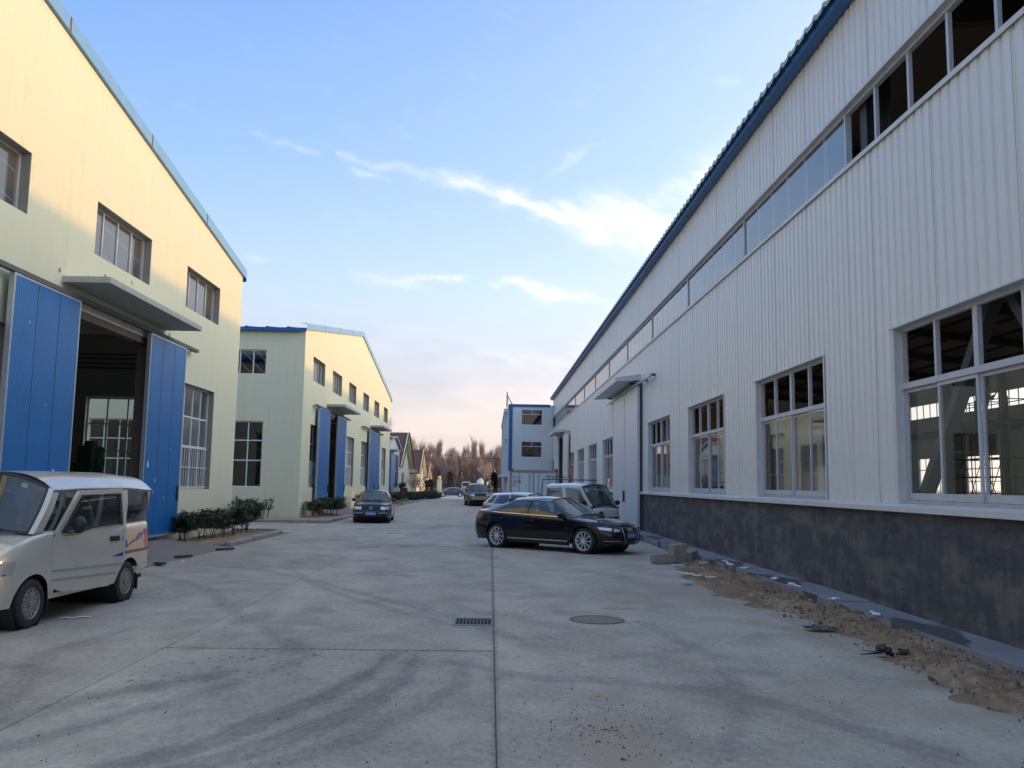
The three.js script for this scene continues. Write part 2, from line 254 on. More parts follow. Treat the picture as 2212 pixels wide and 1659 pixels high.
const concreteTex = tex(2048, 2048, (i, j, o) => {
  const x = TX0 + (i + .5) / 2048 * (TX1 - TX0), d = TD0 + (j + .5) / 2048 * (TD1 - TD0);
  const n = fbm(x * .55 + 30, d * .4 + 7, 5), m = fbm(x * 2.3, d * 1.9 + 9, 4), f = fbm(x * 26, d * 26, 2), st = fbm(x * 1.3 + d * .5 + 11, d * .22 - x * .4, 4);
  let k = .318 + .11 * (n - .5) + .11 * (m - .5) + .10 * (f - .5) + .10 * (st - .5) + .07 * (vn(x * 70, d * 34) - .5) + .09 * (fbm(x * 1.1 + d * 2.4 + 40, d * .9 - x * 2.6, 4) - .5);
  k *= 1.17; let r = k * 1.1, g = k * .97, b = k * .79;
  if (x < -3.46) { r *= .9; g *= .9; b *= .91; } else if (x < .07) { if (d > 9.75) { r *= .95; g *= .955; b *= .96; } } else { r *= 1.07; g *= 1.06; b *= 1.04; }
  let t = 0;
  if (i === 0) { rowR = rubSeg.filter((q) => d > q[9] && d < q[10]); rowC = crkSeg.filter((q) => d > q[9] && d < q[10]); rowS = sandy.filter((q) => Math.abs(d - q[1]) < q[3] * 2.4); }
  for (const [ax, ay, dx, dy, l2, w, a, x0, x1] of rowR) {
    if (x < x0 || x > x1) continue;
    const u = Math.min(1, Math.max(0, ((x - ax) * dx + (d - ay) * dy) / l2)), e = Math.hypot(x - ax - dx * u, d - ay - dy * u) + (m - .5) * .14 + (f - .5) * .06;
    if (e < w * 1.6) t = Math.max(t, a * .88 * (1 - sstep(w * .35, w * 1.55, e)) * (.12 + .75 * fbm(x * 9 + 3, d * 5, 4) + .75 * vn(e * 46 + 9 * w, (x - d) * .9)));
  }
  r *= 1 - t; g *= 1 - t * .97; b *= 1 - t * .88;
  let sa = 0; for (const [cx, cd, w, h, a] of rowS) { const q = Math.hypot((x - cx) / w, (d - cd) / h) + (m - .5) * 1.3 + (n - .5) * .8 + (f - .5) * .3; if (q < 1.5) sa = Math.max(sa, a * (1 - sstep(a > .7 ? .92 : .7, a > .7 ? 1.08 : 1.3, q)) * (.8 + .4 * f)); }
  r = lerp(r, .405, sa * .85); g = lerp(g, .33, sa * .85); b = lerp(b, .235, sa * .85);
  // worn, pitted surface along the joint
  const sp = (1 - sstep(.3, .9, Math.hypot((x + 2.75 - (d - 8.7) * .25) / .95, (d - 8.75) / .95) + (n - .5) * .8)) * sstep(.36, .5, m);
  if (sp > 0 && x < .05) { r = lerp(r, .36, sp * .6); g = lerp(g, .33, sp * .6); b = lerp(b, .29, sp * .6); if (vn(x * 22, d * 15) > .82) { r *= .6; g *= .6; b *= .62; } }
  // sand and dirt lodged in the joints
  const jn = fbm(x * 4, d * 4 + 50, 3), j1 = 1 - sstep(.012, .03 + .05 * jn, Math.abs(x - .07)), j2 = x > -3.5 && x < .1 ? 1 - sstep(.014, .03 + .07 * jn, Math.abs(d - 9.75)) : 0, jj = Math.max(j1 * .55, j2);
  if (jj > 0) { const dk = vn(x * 31 + 4, d * 31) > .5 ? .11 : .24; r = lerp(r, dk * 1.12, jj * .75); g = lerp(g, dk * .92, jj * .75); b = lerp(b, dk * .72, jj * .75); }
  let ck = 0; for (const [ax, ay, dx, dy, l2, w, a, x0, x1] of rowC) { if (x < x0 || x > x1) continue; const u = Math.min(1, Math.max(0, ((x - ax) * dx + (d - ay) * dy) / l2)), e = Math.hypot(x - ax - dx * u + (fbm(x * 6, d * 6, 3) - .5) * .16, d - ay - dy * u + (fbm(x * 6 + 40, d * 6, 3) - .5) * .16); if (e < .02) ck = Math.max(ck, 1 - sstep(.004, .018, e)); }
  r *= 1 - .55 * ck; g *= 1 - .57 * ck; b *= 1 - .6 * ck;
  const oil = sstep(.69, .78, fbm(x * .8 + 91, d * .7 + 13, 4)); r *= 1 - .2 * oil; g *= 1 - .2 * oil; b *= 1 - .18 * oil;
  o[0] = r; o[1] = g; o[2] = b;
}, true, false);
const farConcrete = tex(1024, 1024, (i, j, o) => { const n = fbm(i / 90, j / 60, 5), f = fbm(i / 5, j / 5, 3), s = fbm(i / 26 + 9, j / 240, 4); const k = .385 + .17 * (n - .5) + .06 * (f - .5) + .12 * (s - .5); o[0] = k * 1.06; o[1] = k * .95; o[2] = k * .78; });
const yardMat = std([1, 1, 1], .86, { map: concreteTex, bumpMap: (() => { const t = grainTex.clone(); t.repeat.set(26, 62); t.needsUpdate = true; return t; })(), bumpScale: .004 });
const farMat = std([1, 1, 1], .88, { map: per(farConcrete, 14, 20) });
const yard = structure('concrete_yard');
function slab(x0, x1, d0, d1) {                              // one cast slab, with a chamfered joint round it
  const J = .0045, far = d0 >= 40.9, y0 = far ? gy(d0) : 0, y1 = far ? gy(d1) : 0, c = .007;
  x0 += J; x1 -= J; d0 += J; d1 -= J;
  const tp = [V(x0 + c, y0, d0 + c), V(x1 - c, y0, d0 + c), V(x1 - c, y1, d1 - c), V(x0 + c, y1, d1 - c)], md = [V(x0, y0 - c * .7, d0), V(x1, y0 - c * .7, d0), V(x1, y1 - c * .7, d1), V(x0, y1 - c * .7, d1)], bt = md.map((v) => v.clone().setY(v.y - .12));
  const list = [quad(...tp)]; for (let i = 0; i < 4; i++) { const k = (i + 1) % 4; list.push(quad(md[i], md[k], tp[k], tp[i]), quad(bt[i], bt[k], md[k], md[i])); }
  const g = merge(list);
  if (!far) { const p = g.attributes.position, uv = g.attributes.uv; for (let i = 0; i < p.count; i++) uv.setXY(i, (p.getX(i) - TX0) / (TX1 - TX0), (-p.getZ(i) - TD0) / (TD1 - TD0)); }
  local(yard, 'slab', g, far ? farMat : yardMat);
}
for (const [x0, x1, cuts] of [[-6.95, -3.46, [-14, -2, 14.1, 27.6, 41, 55, 69, 83, 95, 109, 123, 137, 152]], [-3.46, .07, [-14, -4, 9.75, 27.6, 41, 55, 69, 83, 95, 109, 123, 137, 152]], [.07, 5.0, [-14, -6, 24.4, 41, 55, 69, 83]], [.07, 3.6, [83, 95, 109, 123, 137, 152]]])
  for (let i = 0; i + 1 < cuts.length; i++) slab(x0, x1, cuts[i], cuts[i + 1]);
for (const [a, b] of [[-13.9, -6.97], [-22, -13.9], [-34, -22]]) slab(a, b, 31.2, 38.2);      // the lane between the two cream workshops
{ // the cross road beyond the gate
  const s = structure('cross_road'); local(s, 'road_surface', merge([quad(V(-90, gy(152) + .004, 152), V(90, gy(152) + .004, 152), V(90, gy(176), 176), V(-90, gy(176), 176))]), farMat);
}
// ------------------------------------------------------------------ right-hand hall
const HX = 5.6, HF = 31.1, H0 = -9, H1 = 80.5, RIDGE = 18.35;
const hall = thing('workshop_hall', 'long white ribbed steel workshop with blue gutter, clerestory strip and dark plinth', 'building', [HX, 0, 35]);
const BAY = 6.43, W0 = 8.2, WW = 3.8, hallWins = [];
for (let k = -2; k < 12; k++) { const d = W0 + BAY * k; if (k === 4 || k === 9) continue; hallWins.push([d, d + WW]); }
hallWins.splice(hallWins.findIndex((w) => w[0] > 72) , 1, [72.6, 76.2]);
const hallDoors = [[33, 39, 5.5], [66.3, 71.2, 5.5]];
const hmap = (a, y, n) => [HX + n, y, a];
const lmap = (a, y, n) => [-9 - n, y, a];
const mbox = (map, a0, a1, y0, y1, n0, n1) => { const p = map(a0, y0, n0), q = map(a1, y1, n1); return box(p[0], q[0], p[1], q[1], p[2], q[2]); };
const mquad = (map, a0, a1, y0, y1, n) => quad(V(...map(a0, y0, n)), V(...map(a1, y0, n)), V(...map(a1, y1, n)), V(...map(a0, y1, n)));
{
  // ribbed wall sheets: raised flats with narrow grooves
  const PER = .225;
  const off = (d) => { const t = ((d / PER) % 1 + 1) % 1; return t < .6 ? 0 : t < .68 ? (t - .6) / .08 : t < .92 ? 1 : 1 - (t - .92) / .08; };
  function ribSheet(d0, d1, y0, y1, dx = 0) {
    const ds = [d0]; for (let k = Math.floor(d0 / PER); k <= d1 / PER + 1; k++) for (const t of [0, .6, .68, .92]) { const d = (k + t) * PER; if (d > d0 + 1e-4 && d < d1 - 1e-4) ds.push(d); } ds.push(d1); ds.sort((a, b) => a - b);
    const list = []; for (let i = 0; i + 1 < ds.length; i++) { const a = HX + dx + .024 * off(ds[i] + 1e-5), b = HX + dx + .024 * off(ds[i + 1] - 1e-5); list.push(quad(V(b, y0, ds[i + 1]), V(a, y0, ds[i]), V(a, y1, ds[i]), V(b, y1, ds[i + 1]))); }
    return merge(list);
  }
  const holes = [...hallWins.map(([a, b]) => [a, b, 1.6, 4.05]), ...hallDoors.map(([a, b, h]) => [a, b, 0, h])].sort((a, b) => a[0] - b[0]);
  let n = 0;
  for (let d = H0; d < H1 - .01; d += .9) {
    const e = Math.min(d + .9, H1), dx = [0, .004, .001, .006, .002][n % 5], m = (n * 7) % 5 < 2 ? M.sheetB : M.sheet, g = .003; n++;
    const cut = [d]; for (const [a, b] of holes) for (const q of [a, b]) if (q > d + .01 && q < e - .01) cut.push(q); cut.push(e);
    for (let i = 0; i + 1 < cut.length; i++) {
      const c = (cut[i] + cut[i + 1]) / 2, h = holes.find(([a, b]) => c > a && c < b);
      part(hall, 'wall_sheet', ribSheet(cut[i] + (i ? 0 : g), cut[i + 1], h ? h[3] : 1.6, 6.9, dx), m);
    }
    part(hall, 'wall_sheet', ribSheet(d + g, e, 7.93, 9.52, dx + .012), m);
  }
  // plinth, cut by the doorways, and the sheet-metal ledge above it in lengths
  const runs = [[H0, 33], [39, 66.3], [71.2, H1]];
  for (const [a, b] of runs) part(hall, 'plinth', box(HX + .012, HX + .26, -.05, 1.5, a, b), M.plinth);
  for (const [a, b] of runs) for (let d = a; d < b - .01; d += 3.05) { const e = Math.min(b, d + 3.05); const k = Math.round(d * 10) % 3 * .004; part(hall, 'ledge', merge([box(HX - .09 - k, HX + .06, 1.505, 1.53, d + .004, e - .004), box(HX - .09 - k, HX - .082 - k, 1.53, 1.575, d + .004, e - .004), quad(V(HX - .085 - k, 1.575, d + .004), V(HX - .085 - k, 1.575, e - .004), V(HX + .02, 1.615, e - .004), V(HX + .02, 1.615, d + .004))]), M.flash); }
  // inner lining behind the outer sheets
  const ln = []; const cuts = [H0, ...holes.flatMap((h) => [h[0], h[1]]), H1];
  for (let i = 0; i + 1 < cuts.length; i++) { const c = (cuts[i] + cuts[i + 1]) / 2, h = holes.find(([a, b]) => c > a && c < b); ln.push(box(HX + .16, HX + .19, h ? h[3] : 1.5, 6.9, cuts[i], cuts[i + 1])); }
  ln.push(box(HX + .16, HX + .19, 7.95, 9.6, H0, H1)); part(hall, 'wall_lining', merge(ln), M.liner);
  // windows: sliding glazed sashes below, an unglazed strip with bars above
  for (const [a, b] of hallWins) {
    const w = (b - a) / 4, fr = [mbox(hmap, a, a + .05, 1.63, 4.0, .09, .15), mbox(hmap, b - .05, b, 1.63, 4.0, .09, .15), mbox(hmap, a, b, 1.6, 1.66, .07, .16), mbox(hmap, a, b, 3.98, 4.03, .09, .15), mbox(hmap, a, b, 3.18, 3.26, .07, .16)];
    for (let i = 1; i < 4; i++) { const t = i === 2 ? .05 : .026; fr.push(mbox(hmap, a + w * i - t, a + w * i + t, 3.26, 3.98, .085, .145)); }
    const win = part(hall, 'window', merge(fr), M.alu);
    part(win, 'jamb_flashing', merge([mbox(hmap, a - .02, a, 1.6, 4.05, -.004, .17), mbox(hmap, b, b + .02, 1.6, 4.05, -.004, .17), mbox(hmap, a - .02, b + .1, 4.032, 4.055, -.035, .17), mbox(hmap, b, b + .05, 1.6, 4.05, -.009, -.004), mbox(hmap, a - .05, a, 1.6, 4.05, -.009, -.004)]), M.flash);
    for (let i = 0; i < 4; i++) {
      const p = a + .03 + (b - a - .06) / 4 * i, q = p + (b - a - .06) / 4, n = i % 2 ? .125 : .092, t = .042;
      const s = part(win, 'sash', merge([mbox(hmap, p, p + t, 1.665, 3.175, n, n + .03), mbox(hmap, q - t, q, 1.665, 3.175, n, n + .03), mbox(hmap, p + t, q - t, 1.665, 1.76, n, n + .03), mbox(hmap, p + t, q - t, 3.13, 3.175, n, n + .03)]), M.alu);
      part(win, 'pane', mquad(hmap, p + t, q - t, 1.76, 3.13, n + .015), M.glass);
    }
  }
  // clerestory strip: sill and head flashings, posts and panes
  for (let d = H0; d < H1; d += 5.9) { const e = Math.min(H1, d + 5.9); part(hall, 'sill_flashing', merge([box(HX - .035, HX + .2, 6.9, 6.925, d, e - .005), box(HX - .035, HX - .03, 6.85, 6.9, d, e - .005), quad(V(HX - .033, 6.925, d), V(HX - .033, 6.925, e - .005), V(HX + .1, 6.96, e - .005), V(HX + .1, 6.96, d))]), M.flash); part(hall, 'head_flashing', merge([box(HX - .02, HX + .2, 7.9, 7.93, d, e - .005), box(HX - .026, HX - .02, 7.9, 7.96, d, e - .005)]), M.flash); }
  const S0 = 13.62 - 5.76 * 4;
  for (let k = 0; k < 17; k++) {
    const a = S0 + 5.76 * k, b = Math.min(H1, a + 5.76), open = k === 3; if (a > H1 - .5) break; const w = (5.76) / 6;
    const fr = [mbox(hmap, Math.max(H0, a) - .03, Math.max(H0, a) + .03, 6.96, 7.9, .06, .16), mbox(hmap, Math.max(H0, a), b, 6.93, 6.975, .07, .15), mbox(hmap, Math.max(H0, a), b, 7.85, 7.9, .07, .15)];
    const step = open ? 1.06 : w; const xs = []; for (let q = b - step; q > Math.max(H0, a) + .1; q -= step) xs.push(q);
    for (const q of xs) fr.push(mbox(hmap, q - (open ? .03 : .02), q + (open ? .03 : .02), 6.975, 7.85, open ? .085 : .0885, .14));
    const win = part(hall, 'clerestory_window', merge(fr), M.alu);
    if (!open) { const e = [b, ...xs, Math.max(H0, a)]; for (let i = 0; i + 1 < e.length; i++) part(win, 'pane', mquad(hmap, e[i + 1] + .012, e[i] - .012, 6.975, 7.85, .09), M.coated); }
  }
  // gutter and roof sheets
  for (let d = H0; d < H1; d += 5.9) { const e = Math.min(H1, d + 5.9) - .006; part(hall, 'gutter', merge([box(5.385, 5.59, 9.5, 9.506, d, e), box(5.38, 5.386, 9.5, 9.64, d, e), box(5.36, 5.38, 9.615, 9.64, d, e), box(5.59, 5.596, 9.5, 9.72, d, e)]), M.blueTrim); }
  const rs = [], RP = .42, prof = [[0, 0], [.12, 0], [.17, .052], [.25, .052], [.30, 0], [.42, 0]];
  for (let k = 0; k < 2; k++) for (let i = 0; i + 1 < prof.length; i++) { const [a, h] = prof[i], [b, g] = prof[i + 1], d = k * RP; rs.push(quad(V(0, h, d + a), V(0, g, d + b), V(13.05, g + 1.23, d + b), V(13.05, h + 1.23, d + a))); rs.push(quad(V(.0, h - .085, d + a), V(.0, g - .085, d + b), V(0, g, d + b), V(0, h, d + a))); }
  const rg = merge(rs);
  for (let d = H0; d < H1 - .2; d += 2 * RP) { const m = local(hall, 'roof_sheet', rg, M.roofGrey); m.position.set(5.3 - HX, 9.67, 35 - d); }
  part(hall, 'rear_roof_slope', merge([quad(V(RIDGE, 10.93, H0), V(RIDGE, 10.93, H1), V(HF + .3, 9.7, H1), V(HF + .3, 9.7, H0))]), M.roofGrey);
  part(hall, 'roof_lining', merge([quad(V(HX, 9.66, H0), V(HX, 9.66, H1), V(RIDGE, 10.86, H1), V(RIDGE, 10.86, H0)), quad(V(HF, 9.66, H0), V(HF, 9.66, H1), V(RIDGE, 10.86, H1), V(RIDGE, 10.86, H0))]), std([.22, .2, .18], .9));
  // far wall with its own strip of windows, gable walls, floor
  const fw = [box(HF, HF + .2, -.05, 1.45, H0, H1), box(HF, HF + .15, 4.03, 6.94, H0, H1), box(HF, HF + .15, 7.9, 9.62, H0, H1)]; let p = H0;
  for (const [a, b] of hallWins) { fw.push(box(HF, HF + .15, 1.45, 4.03, p, a)); p = b; } fw.push(box(HF, HF + .15, 1.45, 4.03, p, H1));
  part(hall, 'far_wall', merge(fw), M.sheet);
  const fm = (a, y, n) => [HF + n, y, a];
  for (let k = 0; k < 16; k++) { const a = S0 + 5.76 * k; if (a < H0 || a > H1 - 5) continue; const fr = []; for (let i = 0; i < 6; i++) fr.push(mbox(fm, a + .96 * i - .02, a + .96 * i + .02, 6.94, 7.9, .04, .1)); part(hall, 'far_window_frame', merge(fr), M.alu); }
  for (const [a, b] of hallWins) { const w = (b - a) / 4, fr = [mbox(fm, a, b, 3.2, 3.26, .04, .1), mbox(fm, a, b, 2.4, 2.44, .04, .1)]; for (let i = 0; i <= 4; i++) fr.push(mbox(fm, a + w * i - .025, a + w * i + .025, 1.45, 4.03, .05, .09)); part(hall, 'far_window_frame', merge(fr), M.alu); }
  const gable = new THREE.Shape([[HX + .02, -.05], [HF, -.05], [HF, 9.6], [RIDGE, 10.85], [HX + .02, 9.6]].map((q) => new THREE.Vector2(...q)));
  for (const d of [H0, H1]) { const g = new THREE.ExtrudeGeometry(gable, { depth: .15, bevelEnabled: false }); g.translate(0, 0, -d + (d < 0 ? 0 : -.15)); part(hall, 'end_wall', uvm(g), M.sheet); }
  part(hall, 'floor', box(HX + .26, HF, -.1, .12, H0 + .2, H1 - .2), std([.24, .23, .21], .9, { map: per(mottle, 4) }));
  // steel frames
  for (let k = -1; k < 12; k++) {
    const d = 6.85 + BAY * k; if (d < H0 + 1) continue;
    for (const x of [HX + .42, HF - .42]) part(hall, 'column', merge([box(x - .2, x - .185, .12, 9.5, d - .12, d + .12), box(x + .185, x + .2, .12, 9.5, d - .12, d + .12), box(x - .185, x + .185, .12, 9.5, d - .008, d + .008)]), M.steel);
    part(hall, 'rafter', merge([bar(V(HX + .3, 9.35, d), V(RIDGE, 10.5, d), .2, .42), bar(V(RIDGE, 10.5, d), V(HF - .3, 9.35, d), .2, .42)]), M.steel);
  }
  for (let i = 1; i < 16; i++) { const x = HX + i * 1.6, y = 9.6 + (x < RIDGE ? x - HX : HF - x) * .1 - .12; part(hall, 'purlin', box(x - .04, x + .04, y - .16, y, H0 + .2, H1 - .2), M.steel); }
  for (const d0 of [6.85 + BAY * 0, 6.85 + BAY * 7]) for (const e of [0, BAY]) part(hall, 'brace', bar(V(HX + .42, .2, d0 + e), V(HX + .42, 4.35, d0 + BAY / 2), .16, .14), M.steel);
  part(hall, 'crane_beam', merge([box(HX + .75, HX + 1.05, 5.35, 5.8, H0 + .5, H1 - .5), box(HF - 1.05, HF - .75, 5.35, 5.8, H0 + .5, H1 - .5)]), M.steel);
  // sliding doors, tracks, canopies
  const leafMat = std([.64, .66, .665], .38, { map: per(streak, 1.7, 5.6), ...bump(.002, .9) });
  for (const [leaves, open] of [[[[32.5, 35.7], [35.72, 39.0]], [33, 39]], [[[62.4, 66.35], [71.1, 75.0]], [66.3, 71.2]]]) {
    for (const [a, b] of leaves) {
      const dr = part(hall, 'sliding_door_leaf', box(5.405, 5.475, .06, 5.5, a, b), leafMat);
      part(dr, 'edge_trim', merge([box(5.395, 5.485, .05, 5.51, a - .02, a + .05), box(5.395, 5.485, .05, 5.51, b - .05, b + .02), box(5.395, 5.405, .05, .14, a + .05, b - .05), box(5.395, 5.405, 5.4, 5.51, a + .05, b - .05)]), M.flash);
      part(dr, 'door_handle', rbox(5.35, 5.395, 1.15, 1.6, (a < 35.7 && a > 30 ? b - .16 : a + .1), (a < 35.7 && a > 30 ? b - .1 : a + .16), .015), M.steel);
    }
    const jm = std([.09, .11, .11], .6); part(hall, 'door_jamb', box(5.5, 5.66, 0, 5.62, open[0] - .42, open[0]), jm); part(hall, 'door_jamb', box(5.5, 5.66, 0, 5.62, open[1], open[1] + .1), jm);
    const t0 = open[0] - 3.2, t1 = open[1] + 2.2;
    const tr = part(hall, 'door_track', merge([box(5.38, 5.46, 5.55, 5.61, t0, t1), box(5.36, 5.38, 5.53, 5.61, t0, t1)]), M.galv);
    for (let d = t0 + .1; d < t1; d += 1.55) part(tr, 'track_bracket', box(5.46, 5.6, 5.58, 5.66, d, d + .09), M.steel);
    const c0 = open[0] - .1, c1 = open[1] + 1.3, cx = 4.66;
    const cn = part(hall, 'door_canopy', merge([quad(V(cx, 5.72, c0), V(cx, 5.72, c1), V(5.6, 5.78, c1), V(5.6, 5.78, c0)), quad(V(cx - .02, 5.86, c0), V(cx - .02, 5.86, c1), V(5.6, 6.02, c1), V(5.6, 6.02, c0)), box(cx - .02, cx, 5.7, 5.86, c0, c1), quad(V(cx, 5.72, c0), V(5.6, 5.78, c0), V(5.6, 6.02, c0), V(cx, 5.86, c0)), quad(V(cx, 5.72, c1), V(5.6, 5.78, c1), V(5.6, 6.02, c1), V(cx, 5.86, c1))]), M.flash);
    for (const d of [c0 + .6, c1 - .7]) part(cn, 'bracket_arm', box(5.25, 5.45, 5.68, 5.74, d, d + .06), M.steel);
  }
}
// apron along the hall: short cast lengths, some with dark blotches
{
  const s = structure('hall_apron'), darkBlotch = tex(256, 256, (i, j, o) => { const n = fbm(i / 40, j / 40, 4), w = sstep(.52, .58, fbm(i / 64 + 9, j / 110 + 4, 3)); const k = lerp(.27, .085, w) * (.8 + .4 * n); o[0] = k; o[1] = k; o[2] = k * 1.02; });
  const mt = std([1, 1, 1], .85, { map: per(darkBlotch, 3.1, 4.4), ...bump(.006, .5) });
  for (let d = H0; d < 32; d += 2.2) local(s, 'apron_slab', rbox(5.03 + (Math.round(d * 3) % 3) * .012, 5.61, -.1, .16 + (Math.round(d * 7) % 4) * .006, d + .008, d + 2.192, .012), mt);
  local(s, 'apron_slab', rbox(5.03, 5.61, -.1, .13, 39.1, 66, .012), mt);
}
// ------------------------------------------------------------------ cream workshops on the left
// a window in a wall: frame as the part, panes below it. cols across, rows = heights of the transoms
function wallWindow(parent, map, a0, a1, y0, y1, cols, rows, n, mat, glass, fw = .05) {
  const fr = [mbox(map, a0, a0 + fw, y0, y1, n, n + .06), mbox(map, a1 - fw, a1, y0, y1, n, n + .06), mbox(map, a0 + fw, a1 - fw, y0, y0 + fw, n, n + .06), mbox(map, a0 + fw, a1 - fw, y1 - fw, y1, n, n + .06)];
  const w = (a1 - a0) / cols, ys = [y0, ...rows, y1];
  for (let i = 1; i < cols; i++) fr.push(mbox(map, a0 + w * i - fw * .45, a0 + w * i + fw * .45, y0 + fw, y1 - fw, n + .003, n + .057));
  for (const r of rows) fr.push(mbox(map, a0 + fw, a1 - fw, r - fw * .5, r + fw * .5, n + .006, n + .054));
  const win = part(parent, 'window', merge(fr), mat);
  for (let i = 0; i < cols; i++) for (let j = 0; j + 1 < ys.length; j++) part(win, 'pane', mquad(map, a0 + w * i + fw * .3, a0 + w * (i + 1) - fw * .3, ys[j] + fw * .3, ys[j + 1] - fw * .3, n + .03 + rr(-.004, .004)), glass);
  return win;
}
function grille(parent, map, a0, a1, y0, y1, n) {
  const list = [mbox(map, a0 + .05, a1 - .05, y1 - .03, y1, n, n + .02), mbox(map, a0 + .05, a1 - .05, y0, y0 + .03, n, n + .02), mbox(map, a0 + .05, a1 - .05, (y0 + y1) / 2 - .01, (y0 + y1) / 2 + .012, n + .002, n + .018)];
  part(parent, 'grille_rails', merge(list), M.whiteFrame);
  const c = Math.round((a1 - a0) / .19); for (let i = 1; i < c; i++) { const a = a0 + (a1 - a0) * i / c; part(parent, 'grille_bar', rod(V(...map(a, y0, n + .01)), V(...map(a + rr(-.012, .012), y1, n + .01)), .011, .011, 6, false), M.whiteFrame); }
}
function workshop(label, d0, d1, o) {
  const b = thing('gabled_workshop', label, 'building', [-9, 0, (d0 + d1) / 2], 'cream gabled workshops'), mid = (d0 + d1) / 2, EV = 9.0, AP = 9.0 + (d1 - d0) / 2 * .15, XB = -33;
  const holesY = [...o.upper.map(([a, c]) => [a, c, 6.8, 8.02]), ...o.lower.map(([a, c]) => [a, c, 1.48, 4.6]), ...o.doors.map((q) => [q.open[0], q.open[1], .2, 5.42])];
  const shape = new THREE.Shape([[d0, -.1], [d1, -.1], [d1, EV], [mid, AP], [d0, EV]].map((q) => new THREE.Vector2(...q)));
  for (const [a, c, y, z] of holesY) shape.holes.push(new THREE.Path([[a, y], [a, z], [c, z], [c, y]].map((q) => new THREE.Vector2(...q))));
  const g = new THREE.ExtrudeGeometry(shape, { depth: .3, bevelEnabled: false }); g.rotateY(Math.PI / 2); g.translate(-9.3, 0, 0);
  part(b, 'street_wall', uvm(g), M.cream);
  // near side wall facing the lane, with tall windows, and the plain walls behind
  const side = (D, wins, n0) => {
    const s = new THREE.Shape([[XB, -.1], [-9.3, -.1], [-9.3, EV], [XB, EV]].map((q) => new THREE.Vector2(...q)));
    for (const [a, c, y, z] of wins) s.holes.push(new THREE.Path([[a, y], [a, z], [c, z], [c, y]].map((q) => new THREE.Vector2(...q))));
    const e = new THREE.ExtrudeGeometry(s, { depth: .3, bevelEnabled: false }); e.translate(0, 0, n0); const m = part(b, 'side_wall', uvm(e), M.cream);
    return m;
  };
  side(d0, o.nearWins, -d0 - .3); side(d1, o.farWins, -d1);
  for (const [D, wins, s] of [[d0, o.nearWins, 1], [d1, o.farWins, -1]]) for (const [a, c, y, z] of wins) { const mp = (x, yy, n) => [x, yy, D + s * n]; wallWindow(b, mp, a, c, y, z, Math.max(2, Math.round((c - a) / .72)), z - y > 2 ? [y + 1.26, y + 2.2] : [], .1, M.whiteFrame, M.glass, .055); }
  const back = new THREE.ExtrudeGeometry(new THREE.Shape([[d0, -.1], [d1, -.1], [d1, EV], [mid, AP], [d0, EV]].map((q) => new THREE.Vector2(...q))), { depth: .3, bevelEnabled: false }); back.rotateY(Math.PI / 2); back.translate(XB - .3, 0, 0); part(b, 'back_wall', uvm(back), M.cream);
  part(b, 'floor', box(XB, -9.3, -.1, .2, d0 + .3, d1 - .3), std([.17, .16, .14], .9, { map: per(mottle, 4) }));
  // inner faces of the far wall in one even dark brown-grey
  part(b, 'inner_faces', merge([quad(V(XB, .2, d1 - .31), V(-9.31, .2, d1 - .31), V(-9.31, 1.47, d1 - .31), V(XB, 1.47, d1 - .31)), quad(V(XB, 4.62, d1 - .31), V(-9.31, 4.62, d1 - .31), V(-9.31, 6.78, d1 - .31), V(XB, 6.78, d1 - .31)), ...[-9.31, ...o.farWins.flatMap((w) => [w[1], w[0]]), XB].flatMap((x, i, A) => i % 2 ? [] : [quad(V(A[i + 1], 1.47, d1 - .31), V(x, 1.47, d1 - .31), V(x, 4.62, d1 - .31), V(A[i + 1], 4.62, d1 - .31))])]), M.darkInner);
  for (let i = 0; i < 4; i++) part(b, 'wall_beam', box(XB, -9.31, 5.6 + i * .16 - .02, 5.6 + i * .16 + .02, d1 - .36, d1 - .31), M.dark);
  // roof: blue sheets with ribs and trims
  const ov = .22, sl = .15, ribs = [];
  for (const s of [1, -1]) {
    const e = s > 0 ? d0 - ov : d1 + ov, y = EV + .08 - ov * sl;
    for (let x = XB - .3, k = 0; x < -9.0; x += 1.0, k++) { const x1 = Math.min(-8.95, x + 1.0), m = part(b, 'roof_sheet', merge([quad(V(x, y, e), V(x1 - .01, y, e), V(x1 - .01, AP + .1, mid), V(x, AP + .1, mid)), ...(x > -9.6 ? [] : [quad(V(x + .4, y, e), V(x + .46, y + .06, e), V(x + .46, AP + .16, mid), V(x + .4, AP + .1, mid)), quad(V(x + .46, y + .06, e), V(x + .54, y + .06, e), V(x + .54, AP + .16, mid), V(x + .46, AP + .16, mid)), quad(V(x + .54, y + .06, e), V(x + .6, y, e), V(x + .6, AP + .1, mid), V(x + .54, AP + .16, mid))])]), M.blueTrim); }
    part(b, 'eave_trim', merge([box(XB, -8.93, y - .17, y + .01, e - .02 * s, e + .02 * s), box(XB, -9.3, y - .17, y - .15, e, e + ov * s)]), M.blueTrim);
    // barge flashing along the gable, in lengths with rusty laps
    const L = (d1 - d0) / 2 + ov, cnt = Math.round(L / 4.2);
